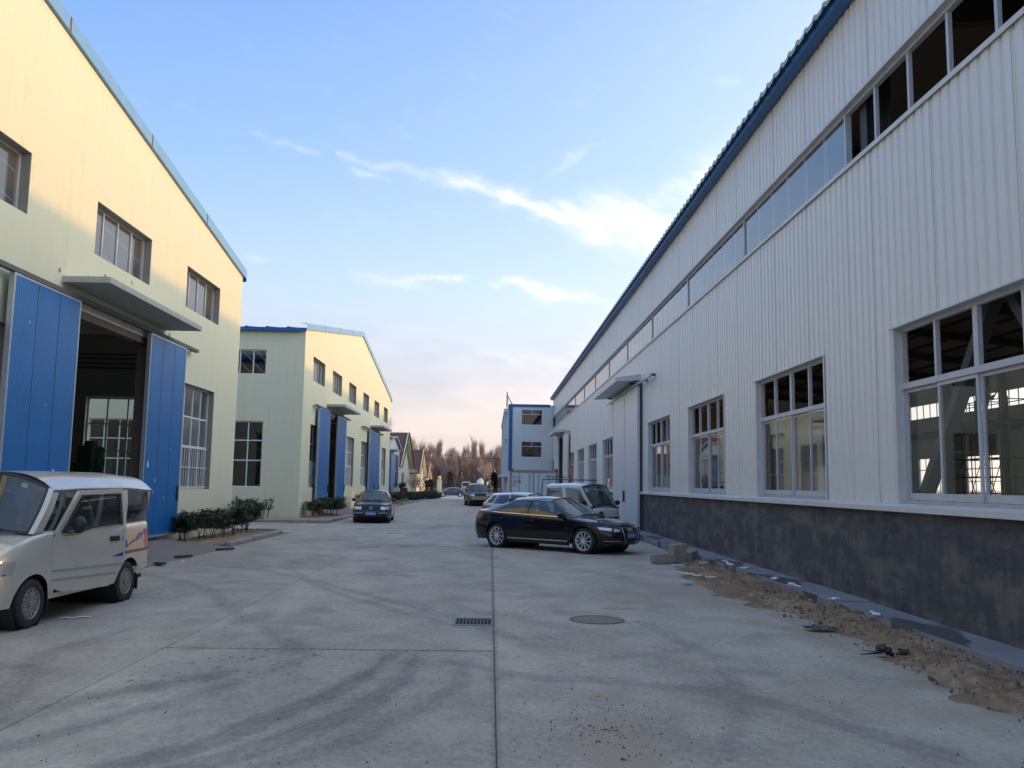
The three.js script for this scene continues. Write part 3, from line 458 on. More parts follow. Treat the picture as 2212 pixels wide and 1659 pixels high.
    for (let i = 0; i < cnt; i++) {
      const t0 = i / cnt, t1 = (i + 1) / cnt, D = (t) => e + s * L * t, Y = (t) => y + L * sl * t, w0 = -8.92, a = .004;
      const q = (x, dy0, dy1, ta, tb) => quad(V(x, Y(ta) + dy0, D(ta)), V(x, Y(tb) + dy0, D(tb)), V(x, Y(tb) + dy1, D(tb)), V(x, Y(ta) + dy1, D(ta)));
      const bf = part(b, 'barge_flashing', merge([q(w0, -.07, .24, t0 + a / 4, t1), quad(V(w0, Y(t0) - .07, D(t0)), V(w0, Y(t1) - .07, D(t1)), V(-9.0, Y(t1) - .07, D(t1)), V(-9.0, Y(t0) - .07, D(t0))), quad(V(w0, Y(t0) + .24, D(t0)), V(w0, Y(t1) + .24, D(t1)), V(-9.3, Y(t1) + .25, D(t1)), V(-9.3, Y(t0) + .25, D(t0)))]), M.bluePale);
      if (i) part(bf, 'lap_joint', q(w0 + .004, -.07, .243, t0 - .002, t0 + .0015), M.rust);
    }
  }
  for (const [a, c, y, z] of [...o.upper.map((q) => [...q, 6.8, 8.02]), ...o.lower.map((q) => [...q, 1.48, 4.6])]) part(b, 'shade_grey_reveal', merge([mbox(lmap, a + .001, a + .008, y, z, .006, .19), mbox(lmap, c - .008, c - .001, y, z, .006, .19), mbox(lmap, a + .008, c - .008, z - .008, z - .001, .006, .19)]), M.reveal);
  for (const [a, c] of o.upper) wallWindow(b, lmap, a, c, 6.8, 8.02, 4, [], .2, M.alu, M.dusty, .045);
  for (const [a, c] of o.lower) { const w = wallWindow(b, lmap, a, c, 1.48, 4.6, 4, [3.66, 2.78], .17, M.whiteFrame, M.dusty, .05); grille(w, lmap, a + .05, c - .05, 1.54, 2.75, .1); }
  for (const q of o.doors) {
    for (const [a, c] of q.leaves) {
      const leaf = part(b, 'sliding_door_leaf', box(-8.86, -8.78, .3, 5.5, a, c), M.blue), n = 3, w = (c - a) / n;
      part(leaf, 'edge_trim', merge([box(-8.87, -8.772, .28, 5.52, a - .03, a + .025), box(-8.87, -8.772, .28, 5.52, c - .025, c + .03), box(-8.87, -8.774, 5.48, 5.52, a, c), box(-8.87, -8.774, .28, .33, a, c)]), M.galv);
      for (let i = 1; i < n; i++) part(leaf, 'panel_seam', box(-8.7795, -8.777, .34, 5.47, a + w * i - .008, a + w * i + .008), M.dark);
      const ribs = []; for (let x = a + .06; x < c - .05; x += .062) ribs.push(box(-8.78, -8.7782, .34, 5.47, x, x + .03)); part(leaf, 'pressed_ribs', merge(ribs), M.blue);
      part(leaf, 'door_handle', rbox(-8.776, -8.73, 1.2, 1.62, (q.flip ? a + .1 : c - .16), (q.flip ? a + .16 : c - .1), .012), M.steel);
    }
    const [t0, t1] = q.track; const tr = part(b, 'door_track', box(-8.88, -8.76, 5.53, 5.62, t0, t1), M.rail);
    for (let d = t0 + .2; d < t1; d += 1.6) part(tr, 'track_bracket', box(-9, -8.88, 5.56, 5.6, d, d + .07), M.rail);
    part(b, 'door_canopy', rbox(-9.05, -8.0, 5.83, 5.97, q.canopy[0], q.canopy[1], .015), M.canopy);
    part(b, 'door_frame', merge([box(-9.28, -9.02, .2, 5.42, q.open[0], q.open[0] + .12), box(-9.28, -9.02, .2, 5.42, q.open[1] - .12, q.open[1]), box(-9.28, -9.02, 5.25, 5.418, q.open[0] + .12, q.open[1] - .12)]), std([.16, .13, .11], .9, { map: per(mottle, 1) }));
  }
  return b;
}
const sideWins = (k) => { const l = []; for (let i = 0; i < 4; i++) { const x = -10.82 - i * 6.05; l.push([x - 2.15, x, 1.46, 4.58], [x - 1.9, x, 6.8, 8.0]); } return l; };
const farWins = [[-14.1, -12.0, 1.46, 4.58], [-20.1, -18, 1.46, 4.58], [-26.1, -24, 1.46, 4.58]];
workshop('cream gabled workshop with open blue sliding doors showing a dark interior', -5, 31, {
  upper: [[1.4, 4.6], [7.4, 10.6], [13.45, 16.62], [19.5, 22.7], [25.42, 28.55]], lower: [[1.4, 4.5], [13.4, 16.35], [25.55, 28.5]],
  doors: [{ open: [18.6, 23.0], leaves: [[15.98, 18.55], [22.5, 25.08]], track: [13.0, 26.1], canopy: [18.14, 24.0] }], nearWins: [], farWins });
workshop('cream gabled workshop standing across the lane, its doors half shut', 41.8, 78, {
  upper: [[43.86, 47.02], [49.3, 52.4], [55.05, 58.0], [61.2, 64.1], [67.1, 70.0], [73.0, 75.8]], lower: [[43.8, 47.0], [54.75, 57.8], [61.05, 63.85], [72.4, 75.2]],
  doors: [{ open: [47.4, 53.0], leaves: [[44.86, 47.84], [50.4, 53.2]], track: [44.1, 54.8], canopy: [47.82, 53.6] }, { open: [63.9, 69.3], leaves: [[63.7, 66.6], [66.62, 69.5]], track: [60.7, 71.5], canopy: [65.28, 70.8] }],
  nearWins: sideWins(), farWins: [] });
{ // knocks and stains on the first workshop's street face
  const b = scene.children.find((o) => o.name === 'gabled_workshop'); reseed(71);
  const blot = (d, y, r, q = .7) => { const sh = new THREE.Shape(); for (let i = 0; i < 14; i++) { const a = i / 14 * 6.283, k = r * (.65 + .7 * rnd()); i ? sh.lineTo(Math.cos(a) * k, Math.sin(a) * k / q) : sh.moveTo(Math.cos(a) * k, Math.sin(a) * k / q); } const g = new THREE.ShapeGeometry(sh); g.rotateY(Math.PI / 2); g.translate(-8.997, y, -d); return g; };
  for (const [d, y, r] of [[20.15, 6.28, .13], [20.6, 6.4, .05], [19.3, 6.2, .04], [24.3, 5.75, .07], [18.0, 6.05, .05], [21.6, 6.62, .04]]) part(b, 'plaster_chip', blot(d, y, r), M.reveal, 'chipped plaster');
  const leaf = b.children.filter((o) => o.name === 'sliding_door_leaf'), chip = std([.62, .66, .68], .7);
  for (const [k, d, y, r] of [[1, 22.75, 2.15, .05], [1, 23.3, 1.75, .025], [1, 23.2, 1.45, .02], [1, 24.0, 1.3, .018], [1, 24.3, 2.6, .014], [0, 17.9, 1.9, .03], [0, 18.45, 1.72, .05], [0, 16.6, 4.7, .016], [0, 17.4, 3.2, .012]]) { const g = blot(d, y, r, .5); g.translate(8.997 - 8.7755, 0, 0); part(leaf[k], 'paint_chip', g, chip); }
}
{ // green machine inside the first workshop
  const m = thing('green_machine', 'dark green machine with motor housing standing inside the open workshop doorway', 'machine', [-12.4, .2, 27]), gm = std([.01, .055, .035], .5);
  part(m, 'bed', rbox(-13.6, -11.3, .2, 1.5, 26.6, 27.4, .05), gm); part(m, 'column', rbox(-13.1, -12.5, 1.5, 2.25, 26.7, 27.3, .06), gm); part(m, 'motor_housing', rbox(-12.42, -11.9, 1.9, 2.75, 26.6, 27.4, .08), gm); part(m, 'motor_cap', rod(V(-12.16, 2.75, 27), V(-12.16, 2.9, 27), .2, .16, 16), M.dark); part(m, 'arm', rbox(-12.5, -11.8, 2.1, 2.4, 26.8, 27.2, .05), gm);
}
{ // ramps and beds along the cream workshops
  const s = structure('left_ramp'), rampM = std([.24, .215, .185], .92, { map: per(mottle, 2.5), ...bump(.008, .5) });
  const ramp = (a, b) => local(s, 'ramp_slab', merge([quad(V(-6.96, .0, a), V(-6.96, .0, b), V(-9.02, .2, b), V(-9.02, .2, a)), quad(V(-6.96, 0, a), V(-9.02, .2, a), V(-9.02, -.1, a), V(-6.96, -.1, a)), quad(V(-6.96, 0, b), V(-9.02, .2, b), V(-9.02, -.1, b), V(-6.96, -.1, b))]), rampM);
  ramp(-14, 12); ramp(12.02, 18); ramp(18.02, 24.2); ramp(46.5, 54.5); ramp(62.5, 71.5);
}
function bed(x0, x1, d0, d1, seedv) {                                // planting soil, uneven
  reseed(seedv); const nx = 10, nd = Math.max(10, Math.round((d1 - d0) * 4));
  return patch((a, t) => { const e = Math.min(1, Math.min(a, 1 - a) * 6, Math.min(t, 1 - t) * 8); const x = lerp(x0, x1, a), d = lerp(d0, d1, t); return V(x, .045 + e * .05 + (fbm(x * 3 + 5, d * 3, 4) - .5) * .13 * e, d); }, 0, 1, 0, 1, nx, nd);
}
{
  const s = structure('planting_beds');
  for (const [a, b, c, d] of [[-9.02, -7.2, 24.25, 31.1], [-9.02, -7.25, 41.7, 46.45], [-13.6, -7.5, 38.6, 41.75], [-9.02, -7.25, 54.5, 62.4], [-9.02, -7.25, 71.6, 95]]) local(s, 'bed_soil', bed(a, b, c, d, 11), M.soil);
  local(s, 'bed_soil', bed(-9.02, -6.6, 95, 110, 5).translate(0, -.12, 0), M.soil);
  // kerb stones, each one laid by hand
  reseed(91);
  const stone = (x, d, L, turn, y = .06) => { const g = new RoundedBoxGeometry(.17, .24, L - .012, 2, .045); g.rotateZ(rr(-.08, .08)); g.rotateY(turn + rr(-.02, .02)); g.translate(x + rr(-.012, .012), y - .05 + rr(-.015, .015), -d); local(s, 'kerb_stone', uvm(g), M.kerb); };
  for (let d = 24.3; d < 30.4; d += .8) stone(-7.1 - Math.max(0, d - 29) * .12, d + .4, .8, 0);
  for (let x = -8.9; x < -7.4; x += .8) stone(x + .4, 30.85, .8, Math.PI / 2);
  for (let x = -13.4; x < -7.7; x += .8) stone(x + .4, 38.5, .8, Math.PI / 2);
  for (let i = 0; i < 3; i++) { const t = (i + .5) / 3 * Math.PI / 2; stone(-7.65 + Math.sin(t) * .5, 39.05 - Math.cos(t) * .55, .32, -(Math.PI / 2 - t)); }
  for (let d = 39.1; d < 46.2; d += .8) stone(-7.12, d + .4, .8, 0);
  for (let d = 54.6; d < 62.2; d += .8) stone(-7.12, d + .4, .8, 0);
  for (let d = 71.7; d < 94.5; d += .8) stone(-7.12 + (d - 71) * .012, d + .4, .8, 0);
}
// ------------------------------------------------------------------ white shed, tiled houses, gate
{
  const b = thing('white_shed', 'low white shed with blue door beside the tiled houses', 'building', [-9, 0, 82]), white = std([.72, .74, .72], .85, { map: per(streak, 3) });
  const g = new THREE.ExtrudeGeometry(new THREE.Shape([[78.3, -.1], [86.4, -.1], [86.4, 4.9], [82, 5.9], [78.3, 5.6]].map((q) => new THREE.Vector2(...q))), { depth: 7, bevelEnabled: false }); g.rotateY(Math.PI / 2); g.translate(-16, 0, 0); part(b, 'wall', uvm(g), white);
  part(b, 'roof', merge([quad(V(-16, 5.75, 78.1), V(-8.75, 5.75, 78.1), V(-8.75, 6.02, 82), V(-16, 6.02, 82)), quad(V(-16, 6.02, 82), V(-8.75, 6.02, 82), V(-8.75, 4.95, 86.7), V(-16, 4.95, 86.7)), bar(V(-8.78, 6.0, 82), V(-8.78, 4.93, 86.7), .06, .14), bar(V(-8.78, 5.7, 78.1), V(-8.78, 5.98, 82), .06, .14)]), M.canopy);
  const dr = part(b, 'sliding_door', box(-8.95, -8.88, .2, 4.42, 78.4, 81.6), M.blue); part(dr, 'door_handle', rbox(-8.88, -8.84, 1.2, 1.6, 81.3, 81.36, .01), M.steel);
  part(b, 'door_hood', rbox(-9, -8.4, 4.6, 4.72, 78.3, 81.8, .02), M.canopy);
  const w = part(b, 'window', merge([box(-9.0, -8.94, 1.3, 4.4, 82.3, 82.42), box(-9, -8.94, 1.3, 4.4, 85.1, 85.22), box(-9, -8.94, 4.28, 4.4, 82.42, 85.1), box(-9, -8.94, 1.3, 1.4, 82.42, 85.1), box(-9, -8.95, 2.8, 2.88, 82.42, 85.1), box(-9, -8.95, 1.4, 4.28, 83.7, 83.78)]), M.blueTrim);
  for (const [a, c] of [[82.42, 83.7], [83.78, 85.1]]) for (const [y, z] of [[1.4, 2.8], [2.88, 4.28]]) part(w, 'pane', quad(V(-8.98, y, a), V(-8.98, y, c), V(-8.98, z, c), V(-8.98, z, a)), phys([.08, .1, .12], .08));
  one('low_wall', rbox(-9, -8.25, .05, 1.28, 80.2, 80.45, .03), M.cream, 'short cream wall stub standing beside the white shed', 'wall', [-8.6, .05, 80.3]);
}
function house(name, label, x0, x1, dA, dB, yE, yR, yb, tileCol) {
  const b = thing(name, label, 'house', [x1, yb, (dA + dB) / 2]), mid = (dA + dB) / 2;
  const g = new THREE.ExtrudeGeometry(new THREE.Shape([[dA, yb - .3], [dB, yb - .3], [dB, yE], [mid, yR - .15], [dA, yE]].map((q) => new THREE.Vector2(...q))), { depth: x1 - x0, bevelEnabled: false }); g.rotateY(Math.PI / 2); g.translate(x0, 0, 0); part(b, 'wall', uvm(g), M.cream);
  const tm = std(tileCol, .85, { map: per(mottle, .8) });
  for (const s of [1, -1]) {
    const e = mid - s * ((dB - dA) / 2 + .35), n = 13, run = Math.hypot(mid - e, yR - yE + .15), y0 = yE - .25; const list = [];
    for (let i = 0; i < n; i++) {                                   // courses, each lapping the one below
      const t0 = i / n, t1 = (i + 1.15) / n, D = (t) => lerp(e, mid, Math.min(1, t)), Y = (t) => lerp(y0, yR, Math.min(1, t));
      const pc = Math.ceil((x1 - x0 + .5) / .3); for (let k = 0; k < pc; k++) { const xa = x0 + k * .3, h = .05; list.push(quad(V(xa, Y(t0) + .05, D(t0)), V(xa + .15, Y(t0) + .05 + h, D(t0)), V(xa + .15, Y(t1) + h, D(t1)), V(xa, Y(t1), D(t1))), quad(V(xa + .15, Y(t0) + .05 + h, D(t0)), V(xa + .3, Y(t0) + .05, D(t0)), V(xa + .3, Y(t1), D(t1)), V(xa + .15, Y(t1) + h, D(t1))), quad(V(xa, Y(t0), D(t0)), V(xa + .3, Y(t0), D(t0)), V(xa + .3, Y(t0) + .06, D(t0)), V(xa, Y(t0) + .06, D(t0)))); }
    }
    const rf = part(b, 'tiled_roof_slope', merge(list), tm);
    part(rf, 'barge_board', bar(V(x1 + .42, y0 - .02, e), V(x1 + .42, yR + .02, mid), .09, .26), M.cream);
    part(b, 'eave_soffit', quad(V(x0, yE - .27, e), V(x1 + .4, yE - .27, e), V(x1 + .4, yR - .16, mid), V(x0, yR - .16, mid)), M.cream);
  }
  return b;
}
{
  const h1 = house('tiled_house', 'cream house with steep red tiled roof, its gable in shade', -21, -9.3, 87.6, 100.4, 3.5, 7.05, 0, [.17, .075, .06]);
  const d = part(h1, 'door', box(-9.3, -9.24, .3, 2.75, 92.1, 93.6), M.dark); part(d, 'door_frame', merge([box(-9.28, -9.22, .3, 2.85, 92, 92.1), box(-9.28, -9.22, .3, 2.85, 93.6, 93.7), box(-9.28, -9.22, 2.75, 2.85, 92.1, 93.6)]), M.whiteFrame);
  const h2 = house('tiled_house', 'cream house with red tiled roof, its gable lit by the low sun', -21, -9.3, 110.6, 121.2, 3.1, 6.05, -.2, [.17, .075, .06]);
  part(h2, 'window', box(-14, -12.6, 1.0, 2.2, 110.55, 110.6), M.dark);
  house('tiled_house', 'small house with orange red roof half hidden by bare trees', -17, -10.2, 138, 146, 2.7, 4.6, -.4, [.33, .1, .06]);
  one('gate_wall', box(-10.2, -9.6, -.5, 1.9, 121.6, 140), M.cream, 'cream boundary wall running from the sunlit house towards the gate', 'wall', [-9.9, -.4, 131]);
}
for (const [x, d, lab, ball] of [[-8.75, 150, 'cream gate pillar carrying a round yellow globe lamp', true], [.2, 150, 'cream gate pillar standing beside the evergreen', false]]) {
  const p = thing('gate_pillar', lab, 'pillar', [x, gy(d), d], 'gate pillars'); part(p, 'shaft', rbox(x - .34, x + .34, gy(d), 2.25, d - .34, d + .34, .03), M.cream); part(p, 'cap', rbox(x - .4, x + .4, 2.25, 2.36, d - .4, d + .4, .03), M.cream);
  if (ball) { const g = new THREE.SphereGeometry(.3, 20, 14); g.translate(x, 2.66, -d); part(p, 'globe', g, phys([.8, .62, .28], .35)); part(p, 'globe_base', rod(V(x, 2.34, d), V(x, 2.42, d), .14, .14, 12), M.steel); }
}
// ------------------------------------------------------------------ white office block at the end of the hall
{
  const b = thing('office_block', 'white three storey office block with blue corner trim joined to the hall end', 'building', [1.6, 0, 80]), D0 = 80.0, wallM = std([.66, .69, .69], .6, { map: per(streak, 4), ...bump(.003, .8) });
  const s = new THREE.Shape([[1.6, -.1], [5.58, -.1], [5.58, 8.98], [1.6, 8.98]].map((q) => new THREE.Vector2(...q))), wins = [[2.69, 4.6, 7.16, 8.58], [2.69, 4.58, 4.22, 5.66]];
  for (const [a, c, y, z] of wins) s.holes.push(new THREE.Path([[a, y], [a, z], [c, z], [c, y]].map((q) => new THREE.Vector2(...q))));
  s.holes.push(new THREE.Path([[1.75, .1], [1.75, 2.35], [2.55, 2.35], [2.55, .1]].map((q) => new THREE.Vector2(...q))));
  const g = new THREE.ExtrudeGeometry(s, { depth: .25, bevelEnabled: false }); g.translate(0, 0, -D0 - .25); part(b, 'front_wall', uvm(g), wallM);
  part(b, 'side_wall', box(1.6, 1.85, -.3, 8.98, D0 + .25, 109), wallM); part(b, 'inner_wall', box(1.85, 12, -.1, 8.9, D0 + 4, D0 + 4.2), std([.2, .2, .19], .9)); part(b, 'end_wall', box(1.6, 16, -.4, 8.98, 108.8, 109), wallM); part(b, 'flat_roof', box(1.6, 16, 8.85, 8.98, D0 + .25, 108.8), wallM);
  part(b, 'floor_slab', merge([box(1.85, 12, 3.2, 3.35, D0 + .25, D0 + 4), box(1.85, 12, 6.15, 6.3, D0 + .25, D0 + 4), box(5.58, 5.8, -.1, 8.98, D0 + .25, D0 + 4)]), std([.25, .25, .24], .9));
  const mp = (x, y, n) => [x, y, D0 + n];
  for (const [a, c, y, z] of wins) {
    const w = part(b, 'window', merge([mbox(mp, a, a + .05, y, z, .05, .12), mbox(mp, c - .05, c, y, z, .05, .12), mbox(mp, a + .05, c - .05, y, y + .05, .05, .12), mbox(mp, a + .05, c - .05, z - .05, z, .05, .12), mbox(mp, a + .05, c - .05, z - .46, z - .41, .05, .12), mbox(mp, (a + c) / 2 - .025, (a + c) / 2 + .025, z - .41, z - .05, .05, .12)]), M.whiteFrame);
    for (const [p, q, u, v] of [[a + .05, (a + c) / 2, z - .41, z - .05], [(a + c) / 2, c - .05, z - .41, z - .05], [a + .05, c - .05, y + .05, z - .46]]) part(w, 'pane', mquad(mp, p, q, u, v, .085), M.glass);
    part(w, 'window_surround', merge([mbox(mp, a - .06, a, y - .06, z + .06, -.02, .02), mbox(mp, c, c + .06, y - .06, z + .06, -.02, .02), mbox(mp, a, c, z, z + .06, -.02, .02), mbox(mp, a, c, y - .06, y, -.02, .02)]), M.whiteFrame);
  }
  part(b, 'parapet_trim', merge([box(1.52, 5.3, 8.8, 9.06, D0 - .05, D0 + .2), box(1.5, 1.66, 8.8, 9.06, D0 + .2, 109)]), M.blueTrim);
  part(b, 'corner_trim', box(1.55, 1.88, 2.4, 8.8, D0 - .04, D0 + .05), M.blueTrim);
  part(b, 'downpipe', rod(V(1.5, 0, D0 + 1), V(1.5, 8.8, D0 + 1), .06, .06, 10), wallM);
  for (const [d, w] of [[D0 + 5, .5], [D0 + 14, .5], [D0 + 26, .5]]) part(b, 'pilaster', box(1.2, 1.6, -.3, 9.0, d, d + w), wallM);
  part(b, 'side_cornice', merge([box(1.15, 1.6, 8.62, 8.98, D0 + 4, 109), box(1.25, 1.6, 6.05, 6.3, D0 + 4, 109)]), wallM);
  part(b, 'porch_canopy', rbox(.7, 1.62, 2.42, 2.62, D0 + .6, D0 + 5, .03), wallM);
  part(b, 'doorway', box(1.76, 2.54, .1, 2.34, D0 + .1, D0 + .16), std([.02, .03, .03], .4));
  part(b, 'porch_post', box(.86, .98, -.1, 2.42, D0 + .9, D0 + 1.02), M.rust, 'rusty porch post');
  const an = thing('roof_mast', 'thin orange lattice mast on the office block roof', 'mast', [1.45, 9.06, 83]), om = std([.42, .1, .03], .7);
  part(an, 'pole', rod(V(1.4, 9.0, 83), V(1.4, 10.5, 83), .07, .05, 8), om); part(an, 'strut', rod(V(1.42, 10.2, 83), V(2.0, 9.06, 83), .03, .03, 6), om); for (let i = 1; i < 7; i++) part(an, 'stay_wire', rod(V(1.42, 10.4 - i * .06, 83), V(1.5 + i * .12, 9.06, 83.2), .008, .008, 4, false), M.steel);
}
// ------------------------------------------------------------------ vehicles
// Local axes: x forward, y up, z to the vehicle's right. The body is a closed plan curve stacked from sill to shoulder, with the arches cut
// into its lower edge; the cabin is a frame of pillars and rails with see-through panes between them.
const carGlass = phys([.5, .58, .56], .02, { transmission: .94, thickness: 0, ior: 1.75 }), carGlassDark = phys([.3, .34, .34], .02, { transmission: .94, thickness: 0, ior: 1.9 });
const lampGlass = phys([.75, .77, .8], .06, { clearcoat: 1, clearcoatRoughness: .03, metalness: .35 }), redLamp = phys([.45, .02, .015], .15, { clearcoat: 1 }), chrome = std([.7, .71, .73], .16, { metalness: 1 }), blackTrim = std([.02, .02, .022], .5), seatM = std([.05, .05, .052], .85), lampChrome = std([.55, .57, .6], .25, { metalness: .8 });
const plateTex = (txt) => drawn(256, 80, (g, w, h) => { g.fillStyle = '#0f3fa8'; g.fillRect(0, 0, w, h); g.strokeStyle = '#e8eefc'; g.lineWidth = 4; g.strokeRect(5, 5, w - 10, h - 10); g.fillStyle = '#eef2fd'; g.font = 'bold 56px sans-serif'; g.textBaseline = 'middle'; g.textAlign = 'left'; g.fillText(txt, 60, 43, 182); g.lineWidth = 5; g.beginPath(); g.moveTo(22, 24); g.lineTo(52, 24); g.moveTo(37, 16); g.lineTo(37, 40); g.moveTo(20, 40); g.lineTo(54, 40); g.moveTo(24, 50); g.lineTo(50, 50); g.moveTo(24, 62); g.lineTo(50, 62); g.moveTo(24, 48); g.lineTo(24, 64); g.moveTo(50, 48); g.lineTo(50, 64); g.stroke(); });
const interp = (t) => (x) => { if (x >= t[0][0]) return t[0][1]; for (let i = 0; i + 1 < t.length; i++) if (x >= t[i + 1][0]) { const u = (x - t[i + 1][0]) / (t[i][0] - t[i + 1][0]), s = u * u * (3 - 2 * u); return lerp(t[i + 1][1], t[i][1], lerp(u, s, .6)); } return t[t.length - 1][1]; };
function wheel(parent, x, z, R, r, w, side, kind, rimMat) {
  const wh = new THREE.Group(); wh.name = 'wheel'; wh.position.set(x, R, z); parent.add(wh);
  const h = w / 2, tp = [[r, -h * .8], [r + (R - r) * .35, -h], [R - .02, -h * .86], [R, -h * .6], [R, h * .6], [R - .02, h * .86], [r + (R - r) * .35, h], [r, h * .8]].map((q) => new THREE.Vector2(...q));
  const ty = new THREE.LatheGeometry(tp, 40); ty.rotateX(Math.PI / 2); local(wh, 'tyre', ty, M.tyre);
  const o = side * h, list = [];
  const dish = new THREE.LatheGeometry([[r * 1.01, .0], [r * .97, .012], [r * .93, -.004], [r * .88, -.035], [r * .86, -.09]].map((q) => new THREE.Vector2(...q)), 40); dish.rotateX(Math.PI / 2); if (side < 0) dish.rotateY(Math.PI); dish.translate(0, 0, o * .78); list.push(dish);
  const hub = new THREE.CylinderGeometry(r * .2, r * .24, .05, 20); hub.rotateX(Math.PI / 2); hub.translate(0, 0, o * .78 - side * .015); list.push(hub);
  const sp = (a0, a1, r0, r1, wd, th) => { const A = new THREE.Vector3(Math.cos(a0) * r0, Math.sin(a0) * r0, o * .78 - side * .012), B = new THREE.Vector3(Math.cos(a1) * r1, Math.sin(a1) * r1, o * .78 - side * .008); list.push(bar(A, B, wd, th)); };
  if (kind === 'spoke') for (let i = 0; i < 10; i++) { const a = i / 10 * Math.PI * 2; sp(a, a, r * .16, r * .95, r * .13, .022); }
  else if (kind === 'mesh') for (let i = 0; i < 14; i++) { const a = i / 14 * Math.PI * 2; sp(a, a + .42, r * .26, r * .92, r * .065, .02); sp(a, a - .42, r * .26, r * .92, r * .065, .02); }
  else { const cap = new THREE.LatheGeometry([[r * .95, 0], [r * .75, .012], [r * .3, .016], [.001, .012]].map((q) => new THREE.Vector2(...q)), 28); cap.rotateX(Math.PI / 2); if (side < 0) cap.rotateY(Math.PI); cap.translate(0, 0, o * .8 - side * .012); list.push(cap); }
  local(wh, 'rim', merge(list), rimMat);
  const back = new THREE.CylinderGeometry(r * .9, r * .9, .01, 28); back.rotateX(Math.PI / 2); back.translate(0, 0, o * .2); local(wh, 'brake_disc', back, M.dark);
}
function vehicle(name, label, cat, S, pos, heading, group) {
  const o = thing(name, label, cat, [pos[0], pos[2] ?? 0, pos[1]], group); o.rotation.y = Math.atan2(heading[1], heading[0]); BASE.set(o, [0, 0, 0]);
  const L = S.L, W = S.W, paint = S.paint, belt = interp(S.belt), sill = interp(S.sill), nF = S.nF ?? 5, nR = S.nR ?? 5;
  const fO = interp(S.front), rO = interp(S.rear), prof = interp(S.prof);           // by height, highest first
  const xF = (y) => L / 2 - fO(y), xR = (y) => -L / 2 + rO(y);
  const low = (x) => { let y = sill(x); for (const a of S.axles) { const d = Math.abs(x - a), ra = S.archR; if (d < ra) y = Math.max(y, S.wheelR + Math.sqrt(ra * ra - d * d)); } return y; };
  const plan = (k) => k >= 0 ? Math.pow(Math.max(0, 1 - Math.pow(k, nF)), 1 / nF) : Math.pow(Math.max(0, 1 - Math.pow(-k, nR)), 1 / nR);
  const hw = (x, y) => { const a = xF(y), b = xR(y), c = (a + b) / 2, k = Math.max(-1, Math.min(1, (x - c) / (x > c ? a - c : c - b))); return W / 2 * prof(y) * plan(k); };
  const ks = new Set(); for (let i = 0; i <= 20; i++) { const t = i / 20 * Math.PI / 2; ks.add(Math.pow(Math.cos(t), 2 / nF)); ks.add(-Math.pow(Math.cos(t), 2 / nR)); } for (let i = 0; i <= 70; i++) ks.add(-.94 + 1.88 * i / 70);
  const K = [...ks].sort((a, b) => b - a).map((k) => Math.max(-1, Math.min(1, k)));
  const pt = (k, v) => { const x0 = k * L / 2 * .985, y = lerp(low(x0), belt(x0), v), a = xF(y), b = xR(y), c = (a + b) / 2, x = k >= 0 ? c + k * (a - c) : c + k * (c - b); const roll = v > .86 ? 1 - .035 * ((v - .86) / .14) ** 2 : 1; return new THREE.Vector3(x, y, W / 2 * prof(y) * plan(k) * roll); };
  const vs = [0, .06, .14, .24, .35, .46, .57, .68, .78, .86, .91, .95, .98, 1];
  const shell = (sg) => { const pos = [], idx = [], n = K.length; for (const v of vs) for (const k of K) { const p = pt(k, v); pos.push(p.x, p.y, p.z * sg); } for (let j = 0; j + 1 < vs.length; j++) for (let i = 0; i + 1 < n; i++) { const q = j * n + i; if (sg > 0) idx.push(q, q + 1, q + n + 1, q, q + n + 1, q + n); else idx.push(q, q + n + 1, q + 1, q, q + n, q + n + 1); } const g = new THREE.BufferGeometry(); g.setAttribute('position', new THREE.Float32BufferAttribute(pos, 3)); g.setIndex(idx); g.computeVertexNormals(); return g; };
  const caps = [];
  for (const [from, to, crown] of [[1, S.cowl, S.hoodCrown ?? .05], [S.deck, -1, S.deckCrown ?? .03]]) {
    const kk = K.filter((k) => { const x = pt(k, 1).x; return from === 1 ? x >= to : x <= from; }); if (kk.length < 2) continue;
    if (from === 1) kk.push(to / (L / 2 * .985)); else kk.unshift(from / (L / 2 * .985));
    const pos = [], idx = [], A = 12; for (const k of kk) { const e = pt(k, 1); for (let i = 0; i <= A; i++) { const a = 1 - 2 * i / A; const edge = Math.min(1, e.z / (W * .32)); pos.push(e.x, e.y + crown * (1 - Math.pow(Math.abs(a), 2.6)) * edge, e.z * a); } }
    for (let j = 0; j + 1 < kk.length; j++) for (let i = 0; i < A; i++) { const q = j * (A + 1) + i; idx.push(q, q + A + 1, q + A + 2, q, q + A + 2, q + 1); }
    const g = new THREE.BufferGeometry(); g.setAttribute('position', new THREE.Float32BufferAttribute(pos, 3)); g.setIndex(idx); g.computeVertexNormals(); caps.push(g);
  }
  local(o, 'body', merge([shell(1), shell(-1)]), paint);
  if (caps[0]) local(o, 'bonnet', merge([caps[0]]), paint); if (caps[1]) local(o, S.deckName ?? 'boot_lid', merge([caps[1]]), paint);
  // underside and wheel housings
  const uy = S.under ?? .24, un = [new THREE.BoxGeometry(L * .9, .05, W * .8).translate(0, uy, 0)];
  for (const a of S.axles) { const t = new THREE.CylinderGeometry(S.archR * .99, S.archR * .99, W * .93, 24, 1, true, -Math.PI / 2, Math.PI); t.rotateX(Math.PI / 2); t.rotateZ(0); t.translate(a, S.wheelR, 0); un.push(t, new THREE.BoxGeometry(.12, .12, W * .8).translate(a, S.wheelR, 0)); }
  local(o, 'underbody', merge(un), M.rubber);
